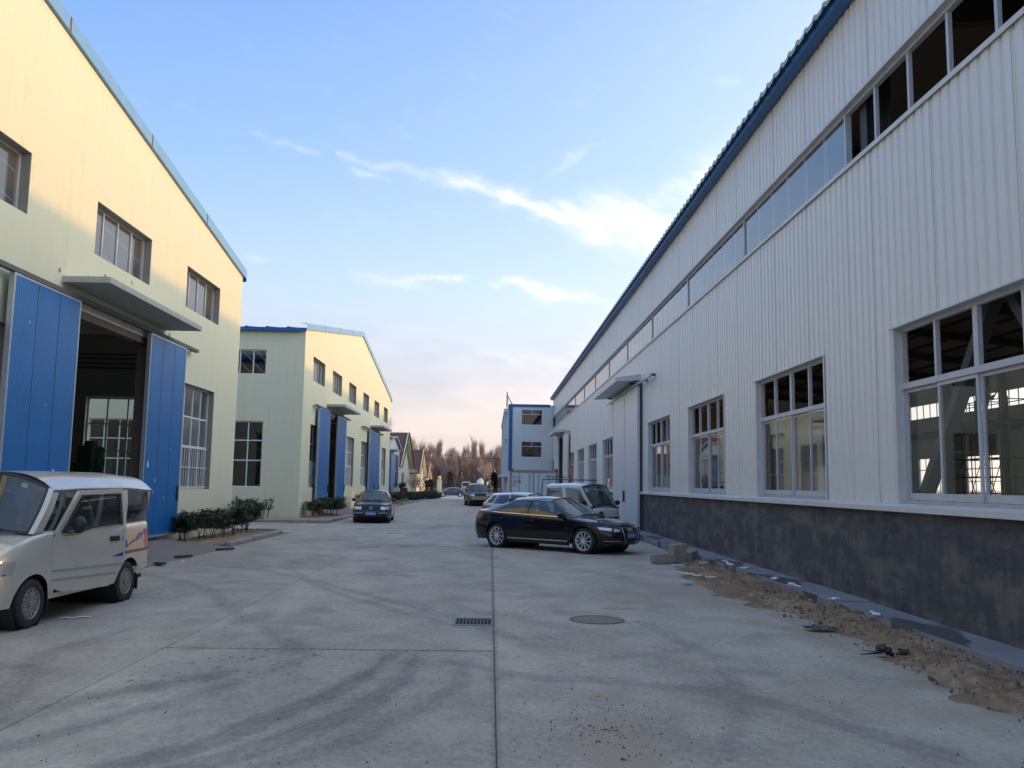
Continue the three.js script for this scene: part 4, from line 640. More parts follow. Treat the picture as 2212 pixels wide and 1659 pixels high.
  // cabin surfaces
  const C = S.cab, roofY = interp(C.roof), hwT = interp(C.hwT), pA = C.pA ?? 1, pC = C.pC ?? 1, cr = C.crown ?? .07, b0 = C.b0 ?? .16, b1 = C.b1 ?? .1, r0 = C.r0 ?? .1, r1 = C.r1 ?? .07;
  const sideP = (u, v) => { const xb = lerp(C.xa0, C.xc0, u), xl = lerp(C.xa0, C.xa1, Math.pow(v, pA)), xr = lerp(C.xc0, C.xc1, Math.pow(v, pC)), x = lerp(xl, xr, u), xt = lerp(C.xa1, C.xc1, u); const yb = belt(xb), yt = roofY(xt), y = lerp(yb, yt, v), zb = hw(xb, yb) * .965, zt = hwT(xt); return new THREE.Vector3(x, y, lerp(zb, zt, v) + .022 * Math.sin(Math.PI * v)); };
  const side = (sg, off = 0) => (u, v) => { const p = sideP(u, v); p.z = (p.z + off) * sg; return p; };
  const screen = (off = 0) => (a, v) => { const e = sideP(0, v), q = 1 - a * a; return new THREE.Vector3(e.x + lerp(b0, b1, v) * q + off, e.y + lerp(C.cy ?? .03, cr, v) * q + off * .5, e.z * a); };
  const rearP = (off = 0) => (a, v) => { const e = sideP(1, v), q = 1 - a * a; return new THREE.Vector3(e.x - lerp(r0, r1, v) * q - off, e.y + lerp(C.ry ?? .02, cr, v) * q + off * .4, e.z * a); };
  const roof = (u, a) => { const e = sideP(u, 1), q = 1 - a * a; return new THREE.Vector3(e.x + lerp(b1, -r1, u) * q, e.y + cr * (1 - Math.pow(Math.abs(a), C.rp ?? 2.4)), e.z * a); };
  local(o, 'roof', patch(roof, 0, 1, -1, 1, 20, 14), S.roofPaint ?? paint);
  const vT = C.vT ?? .9, vB = .035, fr = [], gl = [];
  for (const sg of [1, -1]) {
    const f = side(sg); fr.push(patch(f, 0, 1, vT, 1, 24, 2), patch(f, 0, 1, 0, vB, 24, 1));
    for (const [a, b] of C.pillars) fr.push(patch(f, a, b, vB, vT, 2, 8));
    for (let i = 0; i + 1 < C.pillars.length; i++) { if (C.solid?.includes(i)) { fr.push(patch(f, C.pillars[i][1], C.pillars[i + 1][0], vB, vT, 6, 8)); continue; } if (sg > 0 && C.noGlass?.includes(i)) continue; gl.push([patch(side(sg, -.006), C.pillars[i][1], C.pillars[i + 1][0], vB, vT, 10, 8), 'side_window']); }
  }
  const wsA = C.wsA ?? .93; fr.push(patch(screen(), -1, -wsA, 0, 1, 1, 8), patch(screen(), wsA, 1, 0, 1, 1, 8));
  fr.push(patch(rearP(), -1, -.9, 0, 1, 1, 8), patch(rearP(), .9, 1, 0, 1, 1, 8), patch(rearP(), -.9, .9, 0, C.rb ?? .06, 10, 1), patch(rearP(), -.9, .9, .92, 1, 10, 1));
  const blk = [patch(screen(), -wsA, wsA, 0, .05, 12, 1), patch(screen(), -wsA, wsA, .95, 1, 12, 1), patch(screen(.002), -wsA, -wsA + .035, .05, .95, 1, 8), patch(screen(.002), wsA - .035, wsA, .05, .95, 1, 8)];
  local(o, 'cabin_frame', merge(fr), S.framePaint ?? paint); const ws = local(o, 'windscreen', patch(screen(-.004), -wsA, wsA, .05, .95, 16, 8), S.wsGlass ?? carGlass); local(ws, 'screen_border', merge(blk), blackTrim);
  if (!C.noRear) local(o, 'rear_window', patch(rearP(-.004), -.9, .9, C.rb ?? .06, .92, 12, 6), carGlassDark);
  for (const [g, n] of gl) local(o, n, g, S.sideGlass ?? carGlassDark);
  // wiper, cabin fittings
  local(o, 'wiper', merge([0, 1].map((i) => { const A = screen(.02)(-.55 + i * .7, .03), B = screen(.02)(.05 + i * .6, .1); return bar(A, B, .018, .014); })), blackTrim);
  const fl = C.floor ?? .42; const inn = [new THREE.BoxGeometry(C.xa0 - C.xc0 + .1, .05, W * .82).translate((C.xa0 + C.xc0) / 2, fl, 0), new THREE.BoxGeometry(.34, .26, W * .8).translate(C.xa0 - .12, belt(C.xa0) - .12, 0)];
  for (const x of C.seats) for (const z of [-.36, .36]) { inn.push(new RoundedBoxGeometry(.48, .16, .48, 2, .06).translate(x + .08, fl + .26, z * W / 1.75), new RoundedBoxGeometry(.14, .58, .46, 2, .06).rotateZ(.22).translate(x - .2, fl + .58, z * W / 1.75), new RoundedBoxGeometry(.09, .16, .26, 2, .04).rotateZ(.2).translate(x - .29, fl + .95, z * W / 1.75)); }
  const sw = new THREE.TorusGeometry(.18, .014, 6, 20); sw.rotateY(Math.PI / 2); sw.rotateZ(-.4); sw.translate(C.xa0 - .42, belt(C.xa0) + .03, -.36 * W / 1.75); inn.push(sw);
  local(o, 'cabin_seats', merge(inn), S.seatMat ?? seatM);
  for (const a of S.axles) for (const sg of [1, -1]) wheel(o, a, sg * (W / 2 - S.tyreW / 2 - (S.inset ?? .03)), S.wheelR, S.rimR, S.tyreW, sg, S.rim, S.rimMat ?? chrome);
  const api = {
    o, L, W, belt, side, sideP, screen, rearP, hw, xF, xR,
    // a point of the body's right side at (x, y), of its nose or its tail at (z, y), pushed out by off
    at: (x, y, off = 0) => new THREE.Vector3(x, y, hw(x, y) + off),
    nose: (z, y, off = 0) => { const a = xF(y), b = xR(y), c = (a + b) / 2, k = Math.pow(Math.max(0, 1 - Math.pow(Math.min(1, Math.abs(z) / (W / 2 * prof(y))), nF)), 1 / nF); return new THREE.Vector3(c + k * (a - c) + off, y, z); },
    tail: (z, y, off = 0) => { const a = xF(y), b = xR(y), c = (a + b) / 2, k = Math.pow(Math.max(0, 1 - Math.pow(Math.min(1, Math.abs(z) / (W / 2 * prof(y))), nR)), 1 / nR); return new THREE.Vector3(c - k * (c - b) - off, y, z); },
    both: (g) => merge([g, mirrorZ(g)]),
    seam: (pts, w = .008) => { const l = []; for (let i = 0; i + 1 < pts.length; i++) l.push(bar(api.at(...pts[i], -.001), api.at(...pts[i + 1], -.001), w, w)); const g = merge(l); return merge([g, mirrorZ(g)]); },
    mirror: (x, y, m, sc = 1) => { for (const sg of [1, -1]) { const b = new THREE.SphereGeometry(.11 * sc, 16, 12); b.scale(.75, .78, 1.1); b.translate(x, y + .06, sg * (hw(x, y) + .1 * sc)); const arm = bar(new THREE.Vector3(x + .02, y, sg * hw(x, y) * .97), new THREE.Vector3(x, y + .04, sg * (hw(x, y) + .07)), .03, .04); local(o, 'wing_mirror', merge([b, arm]), m); } },
    handles: (list, m) => { for (const [x, y] of list) for (const sg of [1, -1]) { const p = api.at(x, y); local(o, 'door_handle', new RoundedBoxGeometry(.2, .035, .03, 2, .012).translate(x, y, sg * (p.z + .012)), m); } },
    plate: (front, y, txt, zc = 0) => { const p = front ? api.nose(zc, y, .012) : api.tail(zc, y, .012); const g = new THREE.PlaneGeometry(.44, .14); g.rotateY(front ? Math.PI / 2 : -Math.PI / 2); g.translate(p.x + (front ? .012 : -.012), y, zc); const pl = local(o, 'number_plate', new RoundedBoxGeometry(.015, .15, .45, 1, .005).translate(p.x + (front ? .002 : -.002), y, zc), blackTrim); local(pl, 'plate_face', g, new THREE.MeshStandardMaterial({ map: plateTex(txt), roughness: .5 })); },
  };
  return api;
}
// a small helper: a closed patch on the nose between z0..z1 with lower and upper edges given as functions
const onNose = (c, z0, z1, lo, hi, off, n = 12, m = 5) => patch((z, t) => c.nose(z, lerp(lo(z), hi(z), t), off), z0, z1, 0, 1, n, m);
const onTail = (c, z0, z1, lo, hi, off, n = 10, m = 5) => patch((z, t) => c.tail(z, lerp(lo(z), hi(z), t), off), z0, z1, 0, 1, n, m);
const onSide = (c, x0, x1, lo, hi, off, n = 14, m = 4) => patch((x, t) => c.at(x, lerp(lo(x), hi(x), t), off), x0, x1, 0, 1, n, m);
const carPaint = (c, o = {}) => phys(c, .4, { clearcoat: 1, clearcoatRoughness: .05, specularIntensity: .2, ...o });

{ // black saloon, nose towards the hall
  const S = { L: 4.95, W: 1.86, wheelR: .335, rimR: .25, tyreW: .235, archR: .385, axles: [1.55, -1.4], paint: carPaint([.006, .007, .011]), rim: 'spoke', rimMat: std([.72, .73, .75], .35, { metalness: .3 }), inset: .012,
    belt: [[2.5, .70], [2.3, .755], [1.9, .83], [1.2, .905], [.9, .925], [0, .95], [-1.2, .985], [-1.9, 1.02], [-2.3, 1.03], [-2.5, .99]], sill: [[2.5, .3], [2.1, .2], [1.2, .19], [-1.2, .2], [-2.1, .25], [-2.5, .36]],
    front: [[1.2, .34], [.78, .2], [.66, .06], [.5, .0], [.36, .01], [.2, .09]], rear: [[1.2, .22], [1.02, .1], [.85, .03], [.62, .0], [.4, .02], [.2, .12]], prof: [[1.1, .925], [.92, .955], [.74, .985], [.55, 1], [.34, .985], [.18, .95]],
    cowl: 1.1, deck: -1.85, hoodCrown: .075, deckCrown: .04, nF: 4.6, nR: 5.5, under: .26, sideGlass: carGlass,
    cab: { xa0: 1.12, xa1: .28, xc0: -2.02, xc1: -1.02, pA: .93, pC: .84, roof: [[.4, 1.375], [-.2, 1.40], [-.7, 1.385], [-1.1, 1.34]], hwT: [[.4, .565], [-.4, .60], [-1.1, .545]], crown: .07, b0: .34, b1: .12, cy: .075, r0: .22, r1: .1, pillars: [[0, .035], [.455, .495], [.835, .86], [.955, 1]], vT: .925, seats: [.12, -.95], wsA: .94, floor: .36 } };
  const c = vehicle('black_saloon', 'black saloon car with blue number plate parked nose towards the white hall', 'car', S, [1.83, 25.02], [.769, -.639]), o = c.o;
  local(o, 'window_trim', c.both(merge([patch(c.side(1, .004), .02, .975, .0, .035, 30, 1), patch((t, w) => c.side(1, .004)(lerp(.0, 1, t), lerp(.925, .955, w)), .02, .98, 0, 1, 30, 1), patch(c.side(1, .004), .955, .978, .035, .93, 2, 8)])), chrome);
  local(o, 'door_seams', c.seam([[1.06, .88], [1.0, .6], [1.03, .27], [.6, .255], [-.28, .25]]), M.rubber); local(o, 'door_seams', c.seam([[-.3, .95], [-.3, .25]]), M.rubber); local(o, 'door_seams', c.seam([[-.3, .25], [-1.0, .27], [-1.08, .5], [-1.35, .78], [-1.42, .97]]), M.rubber);
  local(o, 'bonnet_seams', c.seam([[2.2, .735], [1.8, .835], [1.15, .9]]), M.rubber);
  local(o, 'sill_strip', c.both(onSide(c, 1.06, -1.0, () => .295, () => .325, .012)), chrome); c.handles([[-.12, .80], [-1.2, .83]], S.paint); c.mirror(.88, .93, S.paint);
  for (const sg of [1, -1]) {
    const h = local(o, 'headlamp', onNose(c, sg * .45, sg * .82, (z) => lerp(.615, .65, (Math.abs(z) - .4) / .43) - .035 * Math.max(0, 1 - Math.abs(Math.abs(z) - .6) / .22), (z) => lerp(.655, .715, (Math.abs(z) - .4) / .43), .006, 14), lampGlass);
    local(h, 'lamp_unit', new THREE.SphereGeometry(.05, 14, 10).scale(.4, 1, 1).translate(c.nose(sg * .64, .645).x, .645, sg * .64), std([.02, .025, .03], .1));
    local(o, 'air_intake', onNose(c, sg * .46, sg * .80, () => .30, () => .42, .004), std([.012, .012, .013], .5)); local(o, 'intake_blade', onNose(c, sg * .47, sg * .79, () => .35, () => .362, .01), chrome);
    local(o, 'tail_lamp', onTail(c, sg * .6, sg * .84, () => .82, () => .94, .006), redLamp);
  }
  const gw = (y) => .26 + .10 * sstep(.28, .5, y) - .02 * sstep(.6, .72, y);
  const gp = (off) => (a, t) => { const y = lerp(.28, .70, t); return c.nose(a * gw(y), y, off); };
  const gr = local(o, 'grille', patch(gp(.004), -1, 1, 0, 1, 14, 12), std([.01, .01, .011], .4));
  for (let i = 1; i < 8; i++) local(gr, 'grille_bar', patch((a, t) => { const y = .28 + .42 * i / 8 + t * .014; return c.nose(a * gw(y) * .97, y, .014); }, -1, 1, 0, 1, 12, 1), std([.06, .06, .062], .3));
  const edge = [], E = (a, t) => gp(.016)(a, t); for (let i = 0; i < 14; i++) { for (const s of [-1, 1]) edge.push(rod(E(s, i / 14), E(s, (i + 1) / 14), .009, .009, 6)); edge.push(rod(E(-1 + i / 7, 1), E(-1 + (i + 1) / 7, 1), .009, .009, 6), rod(E(-1 + i / 7, 0), E(-1 + (i + 1) / 7, 0), .006, .006, 6)); } local(gr, 'grille_surround', merge(edge), chrome);
  for (let i = 0; i < 4; i++) { const t = new THREE.TorusGeometry(.046, .0075, 8, 24); t.rotateY(Math.PI / 2); const z = (i - 1.5) * .066; t.translate(c.nose(z, .635, .03).x, .635, z); local(gr, 'emblem_ring', t, chrome); }
  c.plate(true, .50, 'B·5571K');
  const mir = new RoundedBoxGeometry(.03, .06, .2, 2, .015).translate(.5, 1.3, 0); local(o, 'rear_view_mirror', mir, blackTrim);
}
{ // dark saloon facing the camera by the second workshop
  const S = { L: 4.42, W: 1.68, wheelR: .3, rimR: .18, tyreW: .19, archR: .345, axles: [1.36, -1.14], paint: carPaint([.006, .007, .011]), rim: 'cap', rimMat: std([.3, .3, .31], .5), inset: .02,
    belt: [[2.25, .72], [2.1, .80], [1.6, .86], [1.0, .90], [0, .93], [-1.2, .96], [-2.0, 1.0], [-2.25, .96]], sill: [[2.2, .3], [1.9, .22], [1, .22], [-1.2, .24], [-2.2, .34]], front: [[1, .2], [.72, .1], [.56, .05], [.5, .0], [.3, .0], [.2, .06]], rear: [[1, .08], [.6, .0], [.3, .02], [.2, .08]], prof: [[1.1, .93], [.92, .955], [.7, .985], [.5, 1], [.2, .97]],
    cowl: .88, deck: -1.45, hoodCrown: .045, nF: 6.5, nR: 6, under: .28,
    cab: { xa0: .9, xa1: .3, xc0: -1.6, xc1: -.95, roof: [[.3, 1.345], [-.3, 1.375], [-1, 1.34]], hwT: [[.3, .56], [-1, .55]], crown: .05, b0: .14, b1: .07, cy: .045, pillars: [[0, .04], [.44, .49], [.84, .87], [.95, 1]], seats: [.1, -.75], floor: .36 } };
  const c = vehicle('dark_saloon', 'dark boxy saloon car driving past the corner shrubs with its headlamps facing out', 'car', S, [-5.32, 40.9], [.055, -1]), o = c.o;
  for (const sg of [1, -1]) { local(o, 'headlamp', onNose(c, sg * .42, sg * .74, () => .60, () => .725, .006), lampGlass); local(o, 'indicator', onNose(c, sg * .745, sg * .785, () => .61, () => .72, .006), phys([.5, .3, .12], .2)); local(o, 'fog_lamp', onNose(c, sg * .36, sg * .70, () => .42, () => .475, .006), std([.3, .3, .3], .3)); local(o, 'tail_lamp', onTail(c, sg * .45, sg * .8, () => .68, () => .86, .006), redLamp); }
  const gr = local(o, 'grille', onNose(c, -.40, .40, () => .60, () => .72, .005), std([.012, .012, .014], .45)); for (let i = 1; i < 4; i++) local(gr, 'grille_bar', onNose(c, -.39, .39, () => .6 + i * .03, () => .606 + i * .03, .012), std([.05, .05, .055], .35));
  const ring = new THREE.TorusGeometry(.055, .008, 8, 28); ring.rotateY(Math.PI / 2); const px = c.nose(0, .66, .02).x; ring.translate(px, .66, 0); const em = [ring]; for (const [a, b, e, f] of [[-.035, .04, -.008, .005], [-.008, .005, 0, .02], [0, .02, .008, .005], [.008, .005, .035, .04], [-.045, .015, -.022, -.04], [-.022, -.04, 0, -.005], [0, -.005, .022, -.04], [.022, -.04, .045, .015]]) em.push(bar(new THREE.Vector3(px, .66 + b, a), new THREE.Vector3(px, .66 + f, e), .009, .009)); local(gr, 'emblem', merge(em), chrome);
  local(o, 'bumper_strip', onNose(c, -.8, .8, () => .49, () => .53, .012), blackTrim); local(o, 'lower_grille', onNose(c, -.34, .34, () => .27, () => .37, .005), std([.01, .01, .011], .6)); c.plate(true, .43, 'B·2F91Y', -.0); c.mirror(.7, .93, blackTrim, .85); c.handles([[-.1, .78], [-1, .8]], blackTrim); local(o, 'door_seams', c.seam([[.82, .88], [.82, .3], [-.15, .28]]), M.rubber); local(o, 'door_seams', c.seam([[-.15, .93], [-.15, .28], [-.8, .3], [-1.1, .9]]), M.rubber);
  local(o, 'screen_sticker', patch(c.screen(.004), -.75, -.55, .82, .92, 2, 1), std([.2, .45, .6], .5));
}
{ // two-tone off-roader further up the road
  const S = { L: 4.6, W: 1.78, wheelR: .37, rimR: .21, tyreW: .23, archR: .43, axles: [1.4, -1.25], paint: carPaint([.075, .085, .075]), rim: 'cap', rimMat: std([.35, .34, .3], .5),
    belt: [[2.3, .98], [2.1, 1.05], [1.2, 1.1], [0, 1.13], [-2.3, 1.15]], sill: [[2.3, .48], [1.8, .42], [-1.8, .42], [-2.3, .5]], front: [[1.2, .12], [.95, .06], [.7, .0], [.5, .0], [.4, .05]], rear: [[1.9, .1], [.6, .0], [.4, .04]], prof: [[1.2, .95], [.9, .985], [.6, 1], [.4, .98]],
    cowl: .85, deck: -2.3, hoodCrown: .05, nF: 7, nR: 8, under: .45,
    cab: { xa0: .88, xa1: .35, xc0: -2.2, xc1: -2.05, roof: [[.4, 1.69], [-.6, 1.73], [-2.1, 1.70]], hwT: [[.4, .62], [-2.1, .64]], crown: .05, b0: .1, b1: .06, pillars: [[0, .03], [.32, .36], [.66, .69], [.96, 1]], seats: [.05, -.85], floor: .55 } };
  const c = vehicle('offroader', 'two tone grey and tan off-roader facing down the road beside the white hatchback', 'car', S, [-1.12, 72.0], [.14, -.99]), o = c.o, tan = std([.34, .29, .2], .5);
  local(o, 'bumper', merge([onNose(c, -.86, .86, () => .52, () => .78, .03), onNose(c, -.86, .86, () => .515, () => .53, .03)]), tan); local(o, 'lower_cladding', c.both(merge([onSide(c, .95, -.8, () => .46, () => .72, .012)])), tan); local(o, 'wing_flare', c.both(merge([onSide(c, 2.0, 1.8, () => .5, () => .85, .012), onSide(c, .98, .9, () => .46, () => .85, .013)])), tan);
  for (const sg of [1, -1]) local(o, 'headlamp', onNose(c, sg * .46, sg * .82, () => .80, () => .96, .006), lampGlass);
  local(o, 'grille', onNose(c, -.44, .44, () => .79, () => .98, .005), std([.02, .03, .035], .4)); c.plate(true, .66, 'B·87203', .05); c.mirror(.72, 1.16, blackTrim, 1); c.handles([[-.05, .98]], blackTrim);
  local(o, 'roof_rack', merge([-.5, .5].map((z) => rod(new THREE.Vector3(.1, 1.82, z), new THREE.Vector3(-1.9, 1.82, z), .018, .018, 6))), M.dark);
}
{ // white hatchback behind the black saloon
  const S = { L: 4.15, W: 1.74, wheelR: .31, rimR: .2, tyreW: .195, archR: .35, axles: [1.28, -1.28], paint: carPaint([.52, .54, .56]), rim: 'spoke', rimMat: std([.5, .5, .52], .4, { metalness: .5 }),
    belt: [[2.1, .74], [1.9, .82], [1.2, .92], [.5, .96], [-1, 1.0], [-1.9, 1.05], [-2.1, 1.0]], sill: [[2.1, .3], [1.8, .2], [-1.8, .22], [-2.1, .34]], front: [[1.1, .4], [.8, .18], [.6, .03], [.45, .0], [.2, .08]], rear: [[1.1, .1], [.8, .02], [.5, .0], [.2, .08]], prof: [[1.1, .93], [.9, .96], [.6, 1], [.2, .96]],
    cowl: 1.1, deck: -2.1, hoodCrown: .08, nF: 3.4, nR: 4, under: .26,
    cab: { xa0: 1.12, xa1: .25, xc0: -2.0, xc1: -1.5, pA: .95, pC: .8, roof: [[.3, 1.375], [-.4, 1.41], [-1.5, 1.35]], hwT: [[.3, .56], [-.5, .59], [-1.5, .54]], crown: .07, b0: .3, b1: .12, cy: .06, r0: .14, r1: .1, pillars: [[0, .04], [.44, .475], [.76, .785], [.9, 1]], seats: [.05, -.8], floor: .36 } };
  const c = vehicle('white_hatchback', 'white hatchback with red tail lamp parked behind the black saloon', 'car', S, [1.55, 35.2], [.80, -.60]), o = c.o;
  for (const sg of [1, -1]) { local(o, 'tail_lamp', merge([onTail(c, sg * .64, sg * .80, () => .8, () => .94, .008), onSide(c, -1.92, -1.74, () => .83, () => .92, .008)].map((g, i) => i && sg < 0 ? mirrorZ(g) : g)), redLamp); local(o, 'headlamp', onNose(c, sg * .45, sg * .82, () => .64, () => .78, .006), lampGlass); }
  c.plate(false, .6, 'B·603XQ'); c.handles([[-.15, .86], [-1.05, .88]], S.paint); c.mirror(.85, .97, S.paint); local(o, 'door_seams', c.seam([[1.0, .9], [.96, .3], [-.3, .28], [-.3, .96]]), M.rubber); local(o, 'door_seams', c.seam([[-.3, .28], [-.95, .3], [-1.3, .95]]), M.rubber); local(o, 'roof_aerial', rod(new THREE.Vector3(-1.3, 1.44, 0), new THREE.Vector3(-1.5, 1.6, 0), .006, .004, 6), blackTrim);
}
{ // dark blue saloon crossing beyond the hedge
  const S = { L: 4.5, W: 1.74, wheelR: .31, rimR: .21, tyreW: .19, archR: .355, axles: [1.4, -1.22], paint: carPaint([.05, .062, .09]), rim: 'cap', rimMat: std([.6, .6, .62], .4, { metalness: .3 }), belt: [[2.25, .7], [2, .8], [1.1, .92], [0, .95], [-1.6, 1.0], [-2.25, .97]], sill: [[2.2, .3], [1.8, .22], [-1.8, .24], [-2.2, .34]], front: [[1, .3], [.7, .08], [.5, 0], [.2, .08]], rear: [[1.1, .12], [.7, 0], [.2, .08]], prof: [[1.1, .93], [.9, .96], [.6, 1], [.2, .96]],
    cowl: 1.0, deck: -1.6, nF: 4, nR: 5, cab: { xa0: 1.05, xa1: .3, xc0: -1.8, xc1: -.95, pC: .85, roof: [[.3, 1.36], [-.3, 1.39], [-1, 1.34]], hwT: [[.3, .56], [-1, .54]], b0: .25, pillars: [[0, .04], [.45, .49], [.84, .87], [.95, 1]], seats: [.1, -.8] } };
  const c = vehicle('blue_saloon', 'slate blue saloon car seen side on beyond the low hedge', 'car', S, [-5.95, 136, gy(136)], [-.995, -.1]), o = c.o;
  for (const sg of [1, -1]) { local(o, 'tail_lamp', onTail(c, sg * .5, sg * .84, () => .75, () => .95, .008), redLamp); local(o, 'headlamp', onNose(c, sg * .45, sg * .82, () => .6, () => .74, .008), lampGlass); } c.handles([[-.1, .83], [-1.05, .86]], S.paint);
}
// silver minivan at the left edge, its front door standing open
{
  const silver = phys([.60, .575, .505], .34, { metalness: .32, clearcoat: .7, clearcoatRoughness: .12, map: per(mottle, 1.1) });
  const S = { L: 4.24, W: 1.52, wheelR: .29, rimR: .185, tyreW: .175, archR: .345, axles: [1.3, -1.14], paint: silver, rim: 'mesh', rimMat: std([.3, .29, .26], .5, { metalness: .4 }), inset: .02,
    belt: [[2.12, .84], [2.02, .90], [1.75, 1.0], [1.45, 1.09], [1.2, 1.115], [0, 1.1], [-1, 1.12], [-2.12, 1.14]], sill: [[2.1, .32], [1.8, .28], [.9, .3], [-.7, .3], [-1.5, .36], [-2.1, .42]], front: [[1.2, .34], [1.0, .17], [.8, .07], [.6, .02], [.45, .0], [.3, .05]], rear: [[1.2, .06], [.8, .02], [.5, .0], [.35, .08]], prof: [[1.2, .965], [1.0, .98], [.75, 1], [.5, 1], [.3, .97]],
    cowl: 1.3, deck: -2.12, hoodCrown: .06, nF: 5.2, nR: 7, under: .3, sideGlass: carGlassDark,
    cab: { xa0: 1.3, xa1: .9, xc0: -2.06, xc1: -1.95, pA: 1, pC: .7, roof: [[.9, 1.64], [.1, 1.66], [-1.1, 1.66], [-1.95, 1.62]], hwT: [[.9, .675], [-.4, .69], [-1.95, .675]], crown: .215, rp: 3.3, b0: .2, b1: .12, cy: .05, r0: .06, r1: .05, vT: .93, wsA: .93, pillars: [[0, .05], [.41, .45], [.66, .70], [.95, 1]], noGlass: [], seats: [.6, -.35], floor: .55 } };
  S.cab.noGlass = [];
  const c = vehicle('silver_minivan', 'silver minivan with its front door swung open parked at the workshop ramp', 'van', S, [-6.13, 12.2], [-.05, -1]), o = c.o;
  // the near side is the van's left (negative z)
  const L = (g) => mirrorZ(g);
  for (const sg of [1, -1]) {
    const h = local(o, 'headlamp', merge([patch((t, w) => { const z = lerp(.28, .706, t), y = lerp(.64 + .05 * Math.abs(t - .55), .83 + .07 * t - .09 * t * t, w); const p = c.nose(z, y, .008); p.z *= sg; return p; }, 0, 1, 0, 1, 18, 8)]), phys([.5, .5, .48], .05, { clearcoat: 1, metalness: .3 }));
    local(h, 'lamp_rim', merge([rod(...[.3, .52].map((z) => { const p = c.nose(z, .648, .014); p.z *= sg; return p; }), .009, .009, 6), rod(...[.52, .68].map((z) => { const p = c.nose(z, z > .6 ? .668 : .648, .014); p.z *= sg; return p; }), .009, .009, 6)]), blackTrim);
    local(h, 'lamp_reflector', (() => { const s = new THREE.SphereGeometry(.07, 16, 12); s.scale(.4, 1, 1); const p = c.nose(.5, .74, -.005); s.translate(p.x, .74, p.z * sg); return s; })(), lampChrome);
    local(o, 'tail_lamp', merge([onTail(c, sg * .62, sg * .735, () => .72, () => 1.02, .006), (sg > 0 ? (g) => g : L)(onSide(c, -2.06, -1.96, () => .72, () => 1.02, .008))]), redLamp);
    local(o, 'side_rub_strip', (sg > 0 ? (g) => g : L)(merge([onSide(c, -.45, -.82, () => .555, () => .575, .008)])), std([.22, .2, .17], .6)); local(o, 'waist_moulding', (sg > 0 ? (g) => g : L)(merge([onSide(c, -.45, -.8, () => .475, () => .495, .012), onSide(c, -1.5, -2.0, () => .46, () => .48, .012)])), phys([.6, .61, .62], .3));
    local(o, 'slide_rail', (sg > 0 ? (g) => g : L)(merge([onSide(c, -.78, -1.85, () => .70, () => .745, .006), onSide(c, -.79, -1.84, () => .712, () => .732, .012)])), std([.16, .13, .1], .6));
    local(o, 'mudflap', new THREE.BoxGeometry(.02, .26, .18).translate(.94, .27, sg * .64), M.rubber); local(o, 'mudflap', new THREE.BoxGeometry(.02, .24, .18).translate(-1.52, .26, sg * .64), M.rubber);
    local(o, 'bumper_lip', (sg > 0 ? (g) => g : L)(merge([onNose(c, 0, .64, () => .33, () => .47, .02)])), phys([.55, .56, .57], .4));
    local(o, 'roof_gutter', (sg > 0 ? (g) => g : L)(merge([patch(c.side(1, .012), .0, 1, .945, .975, 20, 1)])), blackTrim);
  }
  local(o, 'grille', onNose(c, -.28, .28, () => .68, () => .79, .006), std([.03, .03, .03], .5)); local(o, 'lower_grille', onNose(c, -.42, .42, () => .5, () => .6, .006), std([.02, .02, .02], .6)); c.plate(true, .44, 'B·60X72');
  local(o, 'door_seams', c.seam([[-.02, 1.08], [-.02, .34]]), M.rubber); local(o, 'door_seams', c.seam([[-.74, 1.1], [-.74, .66], [-.72, .5]]), M.rubber);
  // dark sheet on the side paints the unlit doorway; the door itself, hinged at its front edge
  const dw = [L(onSide(c, .93, -.2, () => .36, () => 1.1, .004))]; local(o, 'dark_opening_sheet', merge(dw), std([.03, .03, .03], .9));
  const hinge = new THREE.Group(); hinge.name = 'front_door'; const hp = c.at(.95, .8); hinge.position.set(.95, 0, -hp.z); hinge.rotation.y = -17 * rad; o.add(hinge);
  // door in its own axes: runs back from the hinge along -x, outer face towards -z
  const DL = 1.22, zt = (y) => y > 1.1 ? (y - 1.1) * .16 : .02 * ((.7 - y) ** 2);
  const P3 = (x, y, off) => new THREE.Vector3(-x, y, zt(y) - off);
  const skin = (off, top) => patch((x, t) => { const bot = .36 + .06 * sstep(.25, 0, x) + .3 * sstep(.98, 1.22, x), tp = 1.06 + .1 * sstep(.25, .7, x) - .0; return P3(x, lerp(bot, top ? 1.1 : tp, t), off); }, 0, DL, 0, 1, 14, 10);
  local(hinge, 'door_skin', merge([skin(0), skin(-.05)]), silver);
  const apx = (t) => lerp(.06, .5, t), fr = [];      // window frame: slanting front edge, level top, upright rear edge
  const fpt = (x, y) => P3(x, y, -.02), loop = [[.04, 1.06], [.46, 1.60], [1.2, 1.62], [1.2, 1.1]]; for (let i = 0; i + 1 < loop.length; i++) fr.push(bar(fpt(...loop[i]), fpt(...loop[i + 1]), .05, .06)); fr.push(bar(fpt(.02, .36), fpt(.02, 1.06), .04, .05), bar(fpt(1.205, .68), fpt(1.205, 1.12), .03, .05), bar(fpt(.03, 1.08), fpt(1.19, 1.14), .04, .04)); local(hinge, 'door_frame', merge(fr), silver);
  const seal = []; const sl = [[.12, 1.10], [.49, 1.555], [1.13, 1.575], [1.13, 1.18], [.6, 1.15], [.4, 1.10], [.12, 1.10]]; for (let i = 0; i + 1 < sl.length; i++) seal.push(bar(P3(...sl[i], .006), P3(...sl[i + 1], .006), .034, .014)); local(hinge, 'window_seal', merge(seal), blackTrim);
  const gs = new THREE.Shape(sl.slice(0, 6).map(([x, y]) => new THREE.Vector2(-x, y))); const gg = new THREE.ShapeGeometry(gs); { const p = gg.attributes.position; for (let i = 0; i < p.count; i++) p.setZ(i, zt(p.getY(i)) + .012); gg.computeVertexNormals(); } local(hinge, 'door_window', gg, carGlassDark);
